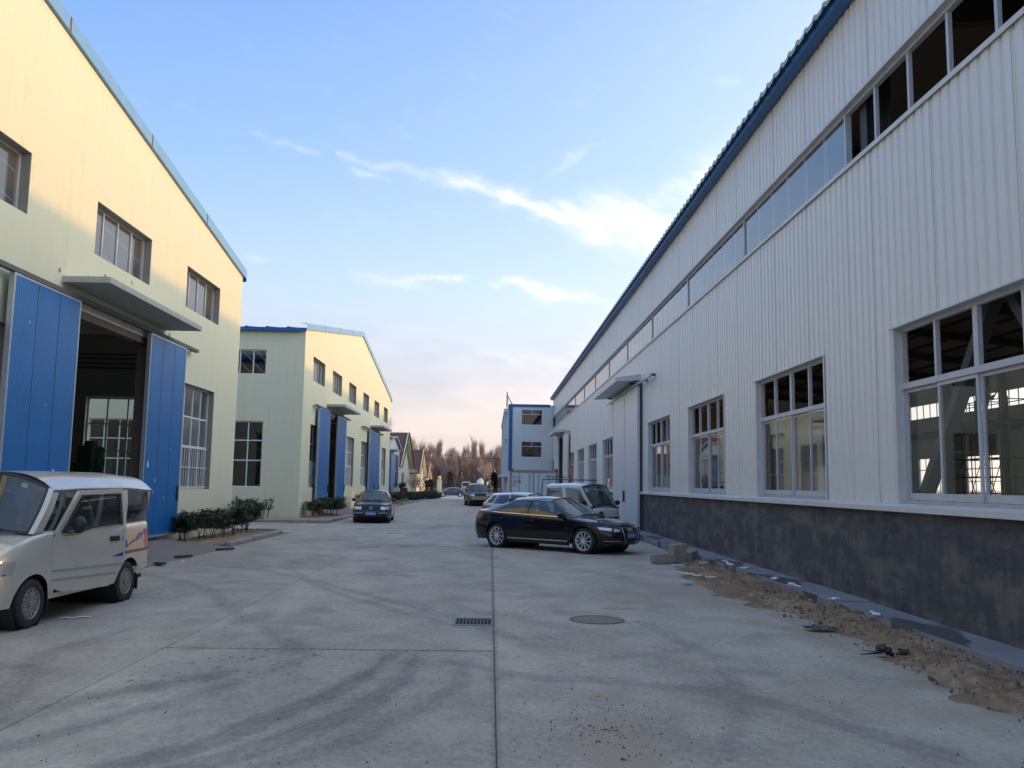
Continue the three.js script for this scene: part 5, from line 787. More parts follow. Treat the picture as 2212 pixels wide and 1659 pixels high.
  local(hinge, 'door_handle', merge([new RoundedBoxGeometry(.17, .07, .02, 2, .01).translate(-1.02, .985, -.006)]), blackTrim); local(hinge, 'door_lock', new THREE.CylinderGeometry(.016, .016, .02, 12).rotateX(Math.PI / 2).translate(-1.15, .985, -.004), chrome);
  local(hinge, 'door_mouldings', merge([new THREE.BoxGeometry(1.2, .02, .012).translate(-.61, .64, -.004), new THREE.BoxGeometry(1.06, .018, .012).translate(-.55, .53, -.006)]), std([.3, .29, .27], .5));
  { const m = new THREE.SphereGeometry(.115, 18, 14); m.scale(.62, .95, .8); m.translate(-.27, 1.2, -.12); local(hinge, 'wing_mirror', merge([m, bar(new THREE.Vector3(-.17, 1.14, 0), new THREE.Vector3(-.26, 1.17, -.1), .05, .05)]), blackTrim); }
  { const m = new THREE.SphereGeometry(.115, 18, 14); m.scale(.62, .95, .8); m.translate(.82, 1.2, c.hw(.82, 1.1) + .1); local(o, 'wing_mirror', m, blackTrim); }
  // painted stripes on the rear quarter
  const deco = drawn(512, 256, (g, w, h) => { g.clearRect(0, 0, w, h); g.lineJoin = 'miter'; const path = (p, c1, lw) => { g.strokeStyle = c1; g.lineWidth = lw; g.beginPath(); p.forEach(([x, y], i) => (i ? g.lineTo(x, y) : g.moveTo(x, y))); g.stroke(); }; path([[40, 205], [70, 215], [62, 150], [30, 135]], '#2a4fae', 18); path([[60, 225], [150, 168], [215, 150], [300, 70], [320, 92], [430, 30]], '#2b4f9e', 14); path([[120, 190], [230, 150], [310, 82]], '#a33a44', 14); path([[250, 160], [380, 80]], '#4d7fc8', 12); path([[300, 150], [350, 120]], '#5b8cd0', 9); });
  const dm = new THREE.MeshStandardMaterial({ map: deco, alphaTest: .5, roughness: .4, side: THREE.DoubleSide });
  const dg = patch((x, y) => { const p = c.at(x, y, .006); p.z *= -1; return p; }, -.9, -1.9, .76, 1.06, 10, 4); local(o, 'stripe_decal', dg, dm);
  local(hinge, 'arrow_decal', (() => { const s = new THREE.ShapeGeometry(new THREE.Shape([[-.98, .745], [-1.21, .80], [-1.21, .74]].map((q) => new THREE.Vector2(...q)))); s.translate(0, 0, -.004); return s; })(), std([.03, .05, .28], .5));
  local(o, 'step_tube', merge([rod(new THREE.Vector3(-.5, .26, -.5), new THREE.Vector3(-1.05, .27, -.45), .035, .035, 8)]), M.dark);
  local(o, 'screen_paper', patch(c.screen(-.02), -.6, -.5, .82, .9, 2, 1), M.foam);
}
{ // white double-cab pickup behind the black saloon
  const white = carPaint([.52, .54, .54]), S = { L: 2.75, W: 1.5, wheelR: .28, rimR: .18, tyreW: .17, archR: .33, axles: [.88], paint: white, rim: 'cap', rimMat: std([.4, .4, .4], .5),
    belt: [[1.375, .94], [1.3, 1.0], [1.1, 1.08], [.8, 1.12], [-1.375, 1.14]], sill: [[1.37, .34], [-1.375, .36]], front: [[1.2, .16], [.9, .05], [.6, .0], [.4, .02]], rear: [[1.2, .0], [.3, .0]], prof: [[1.2, .96], [.9, .985], [.6, 1], [.3, .97]], cowl: 1.1, deck: -1.375, nF: 4.2, nR: 14, under: .36,
    cab: { xa0: 1.1, xa1: .58, xc0: -1.33, xc1: -1.3, roof: [[.6, 1.74], [-.3, 1.78], [-1.3, 1.75]], hwT: [[.6, .62], [-1.3, .63]], crown: .1, b0: .14, b1: .09, cy: .04, r0: .02, r1: .02, pillars: [[0, .045], [.43, .52], [.94, 1]], seats: [.4, -.6], floor: .55, vT: .88 } };
  const c = vehicle('white_pickup', 'white double cab pickup truck with ladder rack parked between the saloon and hall door', 'truck', S, [3.2, 30.6], [.57, -.82]), o = c.o;
  const bedB = merge([new THREE.BoxGeometry(2.1, .06, 1.5).translate(-2.5, .72, 0), new THREE.BoxGeometry(2.1, .34, .04).translate(-2.5, .92, .73), new THREE.BoxGeometry(2.1, .34, .04).translate(-2.5, .92, -.73), new THREE.BoxGeometry(.04, .34, 1.5).translate(-3.53, .92, 0), new THREE.BoxGeometry(3.2, .12, .08).translate(-2.0, .58, .35), new THREE.BoxGeometry(3.2, .12, .08).translate(-2.0, .58, -.35)]); local(o, 'load_bed', bedB, white);
  const R = (a, b, r = .018) => rod(new THREE.Vector3(...a), new THREE.Vector3(...b), r, r, 6); const rk = [R([-1.48, .75, .7], [-1.48, 1.98, .62]), R([-1.48, .75, -.7], [-1.48, 1.98, -.62]), R([-1.48, 1.98, .62], [-1.48, 1.98, -.62]), R([-1.48, 2.08, .5], [-1.48, 2.08, -.5], .012), R([.1, 1.97, .55], [-1.48, 1.98, .62], .014), R([.1, 1.97, -.55], [-1.48, 1.98, -.62], .014), R([.1, 1.97, .55], [.1, 1.97, -.55])]; for (let i = 0; i < 7; i++) rk.push(R([-1.48, 1.98, -.5 + i / 6], [-1.48, 2.08, -.5 + i / 6], .008)); local(o, 'ladder_rack', merge(rk), M.steel);
  for (const sg of [1, -1]) { wheel(o, -2.35, sg * .62, .28, .18, .17, sg, 'cap', std([.4, .4, .4], .5)); local(o, 'headlamp', onNose(c, sg * .42, sg * .68, () => .62, () => .8, .006), lampGlass); }
  local(o, 'grille_strip', onNose(c, -.4, .4, () => .68, () => .76, .006), std([.05, .05, .05], .5)); local(o, 'bumper', onNose(c, -.72, .72, () => .36, () => .52, .02), std([.3, .31, .31], .6)); c.mirror(.9, 1.16, blackTrim, 1); c.handles([[-.05, .98], [-1.1, .98]], blackTrim); local(o, 'door_seams', c.seam([[.78, 1.08], [.5, .45], [-.13, .4], [-.13, 1.1]]), M.rubber); local(o, 'screen_sticker', patch(c.screen(.004), .72, .86, .68, .84, 2, 2), std([.12, .4, .65], .5));
}
{ // white refrigerated container set down on the yard
  const x0 = .93, x1 = 3.37, D = 44.3, k = thing('container', 'white refrigerated container with rusty corners and barred rear doors', 'container', [2.15, 0, D]), wm = std([.66, .7, .72], .5, { map: per(streak, 2) });
  part(k, 'box', box(x0 + .03, x1 - .03, .16, 2.5, D + .06, D + 6.0), wm); part(k, 'rear_frame', merge([box(x0, x0 + .11, .1, 2.5, D, D + .16), box(x1 - .11, x1, .1, 2.5, D, D + .16), box(x0 + .11, x1 - .11, 2.38, 2.5, D, D + .16), box(x0 + .11, x1 - .11, .1, .22, D, D + .16)]), std([.33, .29, .26], .7, { map: per(mottle, .4) }));
  for (const x of [x0, x1 - .17]) for (const y of [.06, 2.44]) part(k, 'corner_casting', rbox(x, x + .17, y, y + .13, D - .02, D + .16, .015), M.rust, 'rusty corner casting');
  for (const [a, b] of [[x0 + .12, 2.13], [2.17, x1 - .12]]) { const d = part(k, 'door', box(a, b, .23, 2.37, D + .015, D + .055), wm); for (const t of [.32, .8]) { const x = lerp(a, b, a < 2 ? t * 1.02 : 1 - t * 1.02); const bb = part(d, 'lock_bar', rod(V(x, .2, D - .01), V(x, 2.42, D - .01), .02, .02, 8), M.galv); for (const y of [.35, 1.3, 2.2]) part(d, 'bar_bracket', rbox(x - .05, x + .05, y - .06, y + .06, D - .03, D + .014, .01), M.galv); } for (const y of [.5, 1.2, 1.75, 2.15]) part(d, 'hinge', box(a < 2 ? a - .02 : b - .22, a < 2 ? a + .22 : b + .02, y - .06, y + .06, D - .006, D + .013), M.galv); }
  part(k, 'door_gasket', box(2.13, 2.17, .23, 2.37, D + .02, D + .04), M.rubber);
  const lt = drawn(256, 128, (g, w, h) => { g.clearRect(0, 0, w, h); g.fillStyle = '#1d3a7c'; g.beginPath(); g.moveTo(120, 30); g.lineTo(175, 8); g.lineTo(200, 40); g.lineTo(246, 62); g.lineTo(205, 92); g.lineTo(150, 88); g.lineTo(165, 60); g.closePath(); g.fill(); g.strokeStyle = '#c43a4c'; g.lineWidth = 13; g.beginPath(); g.arc(38, 66, 24, 0.4, 6.0); g.moveTo(76, 92); g.lineTo(96, 36); g.lineTo(112, 92); g.moveTo(84, 72); g.lineTo(108, 72); g.stroke(); g.strokeStyle = '#e9edf5'; g.lineWidth = 6; g.beginPath(); g.moveTo(168, 54); g.lineTo(226, 60); g.stroke(); });
  part(k, 'logo', quad(V(x0 + .15, 1.76, D + .009), V(x0 + .62, 1.76, D + .009), V(x0 + .62, 2.06, D + .009), V(x0 + .15, 2.06, D + .009)), new THREE.MeshStandardMaterial({ map: (() => lt)(), alphaTest: .4, roughness: .5, side: THREE.DoubleSide })).geometry.setAttribute('uv', new THREE.Float32BufferAttribute([0, 0, 1, 0, 1, 1, 0, 0, 1, 1, 0, 1], 2));
}
{ // far off by the cross road: a concrete mixer lorry and a white car
  const x = -1.9, d = 186, y = gy(176), m = thing('mixer_lorry', 'white concrete mixer lorry with round drum beyond the cross road', 'truck', [x, y, d]);
  const dr = new THREE.LatheGeometry([[.05, -1.9], [.75, -1.6], [1.15, -.2], [1.1, .5], [.6, 1.6], [.5, 1.75]].map((q) => new THREE.Vector2(...q)), 20); dr.rotateZ(Math.PI / 2 + .2); dr.rotateY(1.1); dr.translate(x, y + 2.4, -d); part(m, 'drum', dr, std([.66, .64, .6], .5)); part(m, 'cab', rbox(x - 4.2, x - 2.4, y + .7, y + 2.7, d - 1.1, d + 1.1, .15), std([.6, .63, .66], .4)); part(m, 'cab_window', box(x - 4.0, x - 2.6, y + 1.8, y + 2.5, d - 1.12, d - 1.1), std([.05, .06, .08], .1)); part(m, 'chassis', box(x - 4, x + 2.6, y + .6, y + .9, d - .6, d + .6), M.dark); for (const a of [-3.3, .2, 1.5]) for (const s of [-1, 1]) part(m, 'wheel', rod(V(x + a, y + .5, d + s * .75), V(x + a, y + .5, d + s * 1.05), .5, .5, 18), M.tyre);
}
// ------------------------------------------------------------------ soil, litter and fittings on the yard
{ // loose soil heaped against the apron
  reseed(5); const edge = interp([[-7.0, 4.5], [-7.43, 4.4], [-7.9, 4.12], [-8.8, 4.12], [-10, 4.32], [-11, 4.26], [-12.3, 4.27], [-14.2, 3.95], [-15, 3.75], [-17.4, 3.7], [-19.5, 4.2], [-21.5, 4.75], [-24, 4.95]]);
  const g = patch((t, a) => {
    const d = lerp(6.4, 23.6, t), e = edge(-d) + (fbm(d * 1.7, 3, 4) - .5) * .6 + (fbm(d * 7, 8, 3) - .5) * .3, x = lerp(e, 5.06, a), w = Math.min(1, a * 2.2), end = sstep(0, .04, t) * sstep(1, .94, t);
    const h = (.012 + .105 * Math.pow(w, 1.2) * (.35 + 1.0 * fbm(d * 1.1 + 4, x * 1.2, 3)) + (fbm(x * 9, d * 9, 3) - .5) * .06 * (.3 + w) + (fbm(x * 26, d * 26, 2) - .5) * .035 * (.3 + w)) * end;
    return V(x, a === 0 ? -.012 : Math.max(-.012, h - .012), d);
  }, 0, 1, 0, 1, 330, 26);
  const m = local(structure('soil_bank'), 'soil', uvm(g), M.soil);
}
const litter = (name, geo, mat, label, cat, base, group) => one(name, geo, mat, label, cat, base, group);
{ // drain grate and inspection cover
  const x0 = -.42, x1 = .035, d0 = 11.5, d1 = 12.0, g = thing('drain_grate', 'dark slotted drain grate set in the concrete beside the long joint', 'drain', [-.2, 0, 11.75]), im = std([.07, .07, .072], .6, { map: per(mottle, .3) });
  part(g, 'pit_shade_plate', box(x0 + .01, x1 - .01, .0015, .003, d0 + .01, d1 - .01), std([.006, .006, .006], .9));  // flat black plate stands in for the shade inside the drain
  part(g, 'frame', merge([box(x0 - .05, x0, .0, .012, d0 - .05, d1 + .05), box(x1, x1 + .02, .0, .012, d0 - .05, d1 + .05), box(x0, x1, 0, .012, d0 - .05, d0), box(x0, x1, 0, .012, d1, d1 + .05)]), std([.27, .265, .25], .9));
  for (let i = 0; i <= 10; i++) { const x = lerp(x0, x1, i / 10); part(g, 'bar', box(x - .008, x + .008, .003, .018, d0, d1), im); }
  part(g, 'cross_bar', box(x0, x1, .004, .014, (d0 + d1) / 2 - .01, (d0 + d1) / 2 + .01), im);
  const c = thing('inspection_cover', 'round inspection cover half buried in sand', 'cover', [1.46, 0, 12.05]); const l = new THREE.CylinderGeometry(.35, .36, .008, 40); l.translate(1.46, .002, -12.05); part(c, 'lid', uvm(l), std([.34, .30, .235], .95, { map: per(mottle, .25), ...bump(.012, .15) })); const r = new THREE.TorusGeometry(.362, .009, 6, 44); r.rotateX(Math.PI / 2); r.translate(1.46, .002, -12.05); part(c, 'rim', r, std([.13, .12, .1], .9));
}
{
  reseed(33);
  const paper = (x, d, w, l, turn) => { const g = patch((a, t) => { const e = (fbm(a * 6 + x, t * 3, 2) - .5) * .25; return new THREE.Vector3((a - .5) * l, .008 + .012 * Math.abs(Math.sin(a * 5 + x)), (t - .5) * w * (1 + e) + e * .06); }, 0, 1, 0, 1, 18, 3); g.rotateY(turn); g.translate(x, 0, -d); return g; };
  litter('paper_strip', paper(-5.3, 11.66, .07, .36, .5), M.foam, 'torn white paper strip lying flat beside the silver minivan', 'paper', [-5.3, 0, 11.66]);
  for (const [x, d, l, t] of [[-6.85, 19.4, .22, .3], [-6.68, 19.62, .16, -.4]]) litter('paper_scrap', paper(x, d, .06, l, t), M.foam, 'white paper scrap on the ground by the ramp edge', 'paper', [x, 0, d], 'paper scraps by the ramp');
  const plank = (x, d, l, w, t, m, lab, n = 'wood_offcut') => { const g = new RoundedBoxGeometry(l, .05, w, 1, .01); g.rotateZ(.06); g.rotateY(t); g.translate(x, .045, -d); litter(n, uvm(g), m, lab, 'wood', [x, 0, d]); };
  const wd = std([.07, .055, .045], .9, { map: per(mottle, .2) });
  plank(-6.85, 18.75, .34, .15, -.9, wd, 'short dark timber block lying near the minivan tail'); plank(-6.98, 20.5, .4, .1, .4, wd, 'thin dark timber offcut at the foot of the ramp'); plank(-6.72, 22.8, .46, .1, .15, wd, 'long dark timber offcut by the end of the kerb');
  // strips of white packing foam and plastic along the soil
  const foam = [[4.0, 17.65, .75, -1.25], [4.6, 16.95, 1.0, -.55], [5.1, 19.05, 1.1, 1.5], [5.15, 17.9, .5, 1.1], [5.12, 15.9, .46, 1.3], [5.13, 14.9, .55, 1.55], [5.07, 11.63, .36, 1.45], [4.62, 19.1, .3, .4], [4.2, 19.7, .34, .2], [4.9, 20.3, .3, .9], [5.1, 13.1, .14, .6], [4.1, 22.2, .2, .5], [4.6, 22.6, .24, -.3], [4.9, 21.7, .3, .2]];
  for (const [x, d, l, t] of foam) {
    const y = x > 5.02 ? .17 : .055, n = 14, pts = []; for (let i = 0; i <= n; i++) pts.push(new THREE.Vector3((i / n - .5) * l, Math.abs(Math.sin(i * 1.7 + x)) * .022 + .012, (fbm(i * .5 + d, x, 2) - .5) * .14));
    const g = new THREE.TubeGeometry(new THREE.CatmullRomCurve3(pts), 24, .017, 5); g.scale(1, .8, 1.35); g.rotateY(t); g.translate(x, y, -d); litter('foam_strip', g, M.foam, 'ragged strip of white packing foam on the soil bank by the hall', 'foam strip', [x, y, d], 'foam strips along the hall');
  }
  litter('blue_bottle', (() => { const l = new THREE.LatheGeometry([[.001, -.13], [.034, -.125], [.036, .05], [.03, .08], [.014, .105], [.014, .13], [.001, .13]].map((q) => new THREE.Vector2(...q)), 16); l.rotateZ(1.45); l.rotateY(.25); l.translate(3.65, .036, -16.4); return l; })(), phys([.45, .62, .7], .25), 'pale blue plastic bottle lying on the concrete by the foam strips', 'bottle', [3.65, 0, 16.4]);
  const blk = (x, d, w, h, l, t, z, lab) => { const g = new RoundedBoxGeometry(w, h, l, 2, .02); g.rotateZ(z); g.rotateY(t); const p = g.attributes.position; for (let i = 0; i < p.count; i++) p.setXYZ(i, p.getX(i) + (vn(p.getY(i) * 20 + 3, p.getZ(i) * 20) - .5) * .02, p.getY(i) + (vn(p.getX(i) * 20, p.getZ(i) * 20 + 7) - .5) * .02, p.getZ(i)); g.computeVertexNormals(); g.translate(x, h / 2 + .03, -d); litter('concrete_block', uvm(g), M.kerb, lab, 'block', [x, 0, d]); };
  blk(4.42, 20.9, .34, .42, .3, .3, .1, 'upright broken concrete block on the soil beside the black saloon'); blk(4.05, 20.75, .55, .2, .26, .15, .05, 'long low concrete block in front of the upright broken block'); blk(4.85, 21.4, .3, .24, .24, .8, .2, 'small concrete lump against the apron behind the upright block');
  // black torn plastic with a twig
  const bag = []; for (let i = 0; i < 8; i++) { const s = new THREE.IcosahedronGeometry(.03 + rnd() * .035, 2); s.scale(1.4 + rnd(), .5 + rnd() * .3, .9); s.rotateY(rnd() * 6); s.translate(4.32 + rr(-.12, .16), .05 + rr(0, .045), -9.62 + rr(-.1, .1)); bag.push(s); } const bg = merge(bag); { const p = bg.attributes.position; for (let i = 0; i < p.count; i++) p.setY(i, p.getY(i) + (vn(p.getX(i) * 40, p.getZ(i) * 40) - .5) * .06); bg.computeVertexNormals(); }
  const tb = thing('torn_bag', 'crumpled black plastic bag with dark twigs on the soil bank', 'bag', [4.32, .05, 9.62]); part(tb, 'plastic', bg, phys([.012, .012, .013], .35)); part(tb, 'twig', merge([rod(V(4.24, .06, 9.6), V(4.02, .03, 9.66), .012, .005, 5), rod(V(4.36, .06, 9.55), V(4.5, .09, 9.45), .01, .004, 5), rod(V(4.2, .06, 9.62), V(4.07, .06, 9.75), .008, .003, 5)]), std([.03, .022, .018], .9));
  litter('grey_rag', (() => { const g = patch((a, t) => V(4.22 + (a - .5) * .34 + (fbm(a * 5, t * 5, 3) - .5) * .12, .012 + fbm(a * 7 + 3, t * 7, 3) * .07, 11.35 + (t - .5) * .24 + (fbm(a * 5 + 9, t * 5, 3) - .5) * .1), 0, 1, 0, 1, 20, 16); return g; })(), std([.12, .13, .14], .9), 'crumpled grey rag on the edge of the soil bank', 'rag', [4.22, .03, 11.35]);
  // pebbles and grit
  const geo = new THREE.IcosahedronGeometry(1, 0), im = new THREE.InstancedMesh(geo, std([.16, .145, .125], .95), 1500), mx = new THREE.Matrix4(), q = new THREE.Quaternion(), e = new THREE.Euler();
  for (let i = 0; i < 1500; i++) { let x, d, y = 0; if (i < 620) { x = rr(4.1, 5.05); d = rr(6.6, 22); y = .05 + .1 * sstep(4.1, 4.7, x) * .8; } else if (i < 900) { x = .95 + rr(-.6, .6) * rnd() * 1.6; d = 6.7 + rr(-1.3, 1.4) * rnd(); } else if (i < 1250) { x = rr(-3.4, 4); d = 5 + rnd() * rnd() * 12; } else { x = rr(-7.1, -6.2); d = rr(18, 31); } const s = (.004 + .011 * rnd() * rnd() * rnd()) * (i < 620 ? 1.6 : 1); e.set(rnd() * 6, rnd() * 6, rnd() * 6); q.setFromEuler(e); mx.compose(V(x, y + s * .4, d), q, new THREE.Vector3(s * rr(.8, 1.5), s * rr(.6, 1), s)); im.setMatrixAt(i, mx); }
  const cg = new THREE.IcosahedronGeometry(1, 1); { const p = cg.attributes.position; for (let i = 0; i < p.count; i++) { const k = .8 + .45 * vn(p.getX(i) * 3 + 9, p.getY(i) * 3 + p.getZ(i) * 2 + 4); p.setXYZ(i, p.getX(i) * k, p.getY(i) * k, p.getZ(i) * k); } cg.computeVertexNormals(); }
  const cl = new THREE.InstancedMesh(cg, M.soil, 420); for (let i = 0; i < 420; i++) { const d = rr(6.6, 22.5), x = rr(4.15, 5.05), s = .008 + .03 * rnd() * rnd() * rnd(); e.set(rnd() * 6, rnd() * 6, rnd() * 6); q.setFromEuler(e); mx.compose(V(x, .015 + .095 * sstep(4.1, 4.8, x) * sstep(22.5, 19, d), d), q, new THREE.Vector3(s * rr(.8, 1.6), s * rr(.6, 1), s)); cl.setMatrixAt(i, mx); } cl.name = 'soil_clods'; cl.userData = { label: 'clods and lumps of earth on the soil bank by the hall', category: 'clods', kind: 'stuff' }; cl.castShadow = cl.receiveShadow = true; scene.add(cl);
  im.name = 'grit'; im.userData = { label: 'scattered grit and pebbles on the concrete and soil', category: 'grit', kind: 'stuff' }; im.castShadow = im.receiveShadow = true; scene.add(im);
}
// ------------------------------------------------------------------ plants
function leafShape(list, p, dir, up, len, wid) {                    // one folded leaf, four triangles
  const s = new THREE.Vector3().crossVectors(dir, up).normalize(), n = new THREE.Vector3().crossVectors(s, dir).normalize(), m = p.clone().addScaledVector(dir, len * .5).addScaledVector(n, -len * .06), t = p.clone().addScaledVector(dir, len).addScaledVector(n, -len * .12), a = m.clone().addScaledVector(s, wid).addScaledVector(n, wid * .3), b = m.clone().addScaledVector(s, -wid).addScaledVector(n, wid * .3);
  for (const v of [p, a, m, m, a, t, p, m, b, m, t, b]) list.push(v.x, v.y, v.z);
}
const tri = (list) => { const g = new THREE.BufferGeometry(); g.setAttribute('position', new THREE.Float32BufferAttribute(list, 3)); g.computeVertexNormals(); g.setAttribute('uv', new THREE.Float32BufferAttribute(new Float32Array(list.length / 3 * 2), 2)); return g; };
const leafM = [phys([.034, .066, .024], .4, { transmission: .15, thickness: 0 }), phys([.05, .078, .03], .45, { transmission: .15, thickness: 0 }), phys([.062, .07, .03], .5, { transmission: .15, thickness: 0 })], stemM = std([.085, .07, .055], .9), barkM = std([.12, .095, .075], .95, { map: per(mottle, .6) });
function shrub(name, label, h, r, n, leaf, mi, base, group, sd, stemH = .35, w = 1) {
  reseed(sd); const o = thing(name, label, 'shrub', base, group), lv = [], st = [];
  const stems = 3 + Math.floor(rnd() * 3);
  for (let s = 0; s < stems; s++) {
    let p = new THREE.Vector3(rr(-.06, .06), 0, rr(-.06, .06)), dir = new THREE.Vector3(rr(-.22, .22), 1, rr(-.22, .22)).normalize();
    for (let i = 0; i < 4; i++) { const q = p.clone().addScaledVector(dir, h / 4.3); st.push(rod(p, q, .013 - i * .0025, .011 - i * .0025, 5, false)); p = q; dir.add(new THREE.Vector3(rr(-.3, .3), .1, rr(-.3, .3))).normalize(); if (i > 0) for (let b = 0; b < 5; b++) { const a = rnd() * 6.28, k = rr(.45, 1) * r * w, e = p.clone().add(new THREE.Vector3(Math.cos(a) * k, rr(.02, .2) * h, Math.sin(a) * k)); st.push(rod(p, e, .006, .003, 4, false)); for (let m = 0; m < n / (stems * 15); m++) { const t = rr(.25, 1.08), c = p.clone().lerp(e, t).add(new THREE.Vector3(rr(-.05, .05), rr(-.06, .06), rr(-.05, .05))); if (c.y < stemH * h) c.y = stemH * h + rnd() * .1; const d = new THREE.Vector3(rr(-1, 1), rr(-.35, .9), rr(-1, 1)).normalize(); leafShape(lv, c, d, new THREE.Vector3(rr(-.4, .4), 1, rr(-.4, .4)), leaf * rr(.7, 1.25), leaf * .27); } } }
  }
  local(o, 'stems', merge(st), stemM); local(o, 'foliage', tri(lv), leafM[mi]); return o;
}
{
  const gl = 'glossy evergreen shrubs along the kerb of the first workshop';
  const front = [[-8.4, 24.75, .95, .30], [-8.25, 25.5, 1.1, .36], [-8.1, 26.2, 1.05, .32], [-8.0, 26.9, .95, .3], [-7.95, 27.7, 1.15, .36], [-7.95, 28.5, 1.2, .38], [-8.0, 29.3, 1.2, .4], [-8.2, 30.0, 1.25, .42], [-8.6, 25.0, .9, .3], [-8.5, 26.7, 1.0, .32]];
  front.forEach(([x, d, h, r], i) => shrub('shrub', 'small glossy evergreen shrub in the kerbed bed below the blue door', h * .72, r * 1.25, 1500, .085, i % 3, [x, .06, d], gl, 100 + i, .32));
  shrub('shrub', 'tallest evergreen shrub at the workshop corner, its top sprig above the rest', 1.02, .5, 2200, .085, 0, [-8.3, .06, 30.3], gl, 140, .25);
  shrub('sapling', 'thin evergreen sapling against the grey side wall of the second workshop', 0.85, .17, 260, .08, 1, [-10.3, .06, 41.2], undefined, 150, .3, .8);
  const c2 = 'dense low shrubs at the corner of the second workshop';
  [[-8.45, 42.6, 1.0], [-8.2, 43.4, 1.1], [-7.9, 44.3, 1.15], [-7.75, 45.1, 1.1], [-8.3, 45.3, 1.05]].forEach(([x, d, h], i) => shrub('shrub', 'dense dark shrub at the kerb corner of the second workshop', h * .74, .62, 2600, .075, (i + 1) % 3, [x, .06, d], c2, 160 + i, .1));
  const rowL = 'round shrubs in the bed past the second workshop';
  [[-7.9, 56.5, .9], [-8.0, 59.5, .9], [-7.8, 72.6, .75], [-7.75, 74.2, .8], [-7.7, 76.0, .75], [-7.7, 79.5, .8], [-7.7, 81.6, .8], [-7.75, 84.0, .75]].forEach(([x, d, h], i) => shrub('shrub', 'round shrub in the kerbed bed past the second workshop door', h, .75, 1800, .1, i % 3, [x, .06, d], rowL, 180 + i, .05));
  // clipped dark hedge towards the gate
  reseed(61); const hg = thing('hedge', 'low clipped reddish brown hedge running along the road to the gate', 'hedge', [-6.9, 0, 98]), lv = [], lv2 = [];
  for (let i = 0; i < 9000; i++) { const d = 86.5 + rnd() * 23, x0 = lerp(-7.7, -6.5, (d - 86.5) / 23), x = x0 + rr(-.55, .55), y = gy(d) + rr(.05, .85) * (.9 + .1 * Math.sin(d * 2)); leafShape(i % 3 ? lv : lv2, V(x - 0, y, d), new THREE.Vector3(rr(-1, 1), rr(-.2, 1), rr(-1, 1)).normalize(), new THREE.Vector3(0, 1, .2), .13, .04); }
  part(hg, 'foliage', tri(lv), std([.045, .027, .016], .8)); part(hg, 'green_foliage', tri(lv2), std([.03, .035, .016], .8)); const hst = []; for (let d = 86.6; d < 109.4; d += .5) hst.push(box(lerp(-7.9, -6.7, (d - 86.5) / 23), lerp(-7.5, -6.3, (d - 86.5) / 23), gy(d) - .05, gy(d) + .62, d, d + .5)); part(hg, 'stems', merge(hst), std([.025, .018, .012], .95));
}
// bare winter trees: limbs and a cloud of fine twigs, several kinds shared by many trees
function bareTree(sd, h, spread, up, nTwig, tw = .022) {
  reseed(sd); const limbs = [], tw0 = [], tips = [];
  const grow = (p, dir, len, r, lvl) => {
    let q = p.clone(), d = dir.clone(); const seg = 3;
    for (let i = 0; i < seg; i++) { const n = q.clone().addScaledVector(d, len / seg); limbs.push(rod(q, n, r * (1 - i * .22), r * (1 - (i + 1) * .22), lvl < 2 ? 7 : 4, false)); q = n; d.add(new THREE.Vector3(rr(-.18, .18), rr(0, .12) * up, rr(-.18, .18))).normalize(); if (lvl >= 1) tips.push([q.clone(), d.clone(), r]); }
    if (lvl < 3) { const k = lvl === 0 ? 8 : 4; for (let i = 0; i < k; i++) { const a = rnd() * 6.283, s = spread * rr(.5, 1.1), nd = new THREE.Vector3(Math.cos(a) * s, rr(.6, 1.1) * up, Math.sin(a) * s).normalize(), t = lvl === 0 ? rr(.28, 1) : rr(.2, 1); grow(p.clone().lerp(q, t), nd, len * rr(.5, .72), r * .5, lvl + 1); } }
  };
  grow(new THREE.Vector3(), new THREE.Vector3(0, 1, 0), h * .42, h * .012, 0);
  for (let i = 0; i < nTwig; i++) { const [p, d, r] = tips[Math.floor(rnd() * tips.length)], dir = d.clone().add(new THREE.Vector3(rr(-.7, .7), rr(-.1, .9) * up, rr(-.7, .7))).normalize(), L = rr(.5, 1.5) * h / 11, s = new THREE.Vector3(rr(-1, 1), rr(-.3, .3), rr(-1, 1)).cross(dir).normalize().multiplyScalar(tw), c = p.clone().add(new THREE.Vector3(rr(-.1, .1), rr(-.1, .1), rr(-.1, .1))), t = c.clone().addScaledVector(dir, L); tw0.push(c.x - s.x, c.y - s.y, c.z - s.z, c.x + s.x, c.y + s.y, c.z + s.z, t.x, t.y, t.z); const c2 = c.clone().lerp(t, .5), d2 = dir.clone().add(new THREE.Vector3(rr(-.6, .6), rr(0, .5), rr(-.6, .6))).normalize(), t2 = c2.clone().addScaledVector(d2, L * .6); tw0.push(c2.x - s.x * .6, c2.y, c2.z - s.z * .6, c2.x + s.x * .6, c2.y, c2.z + s.z * .6, t2.x, t2.y, t2.z); }
  return [merge(limbs), tri(tw0)];
}
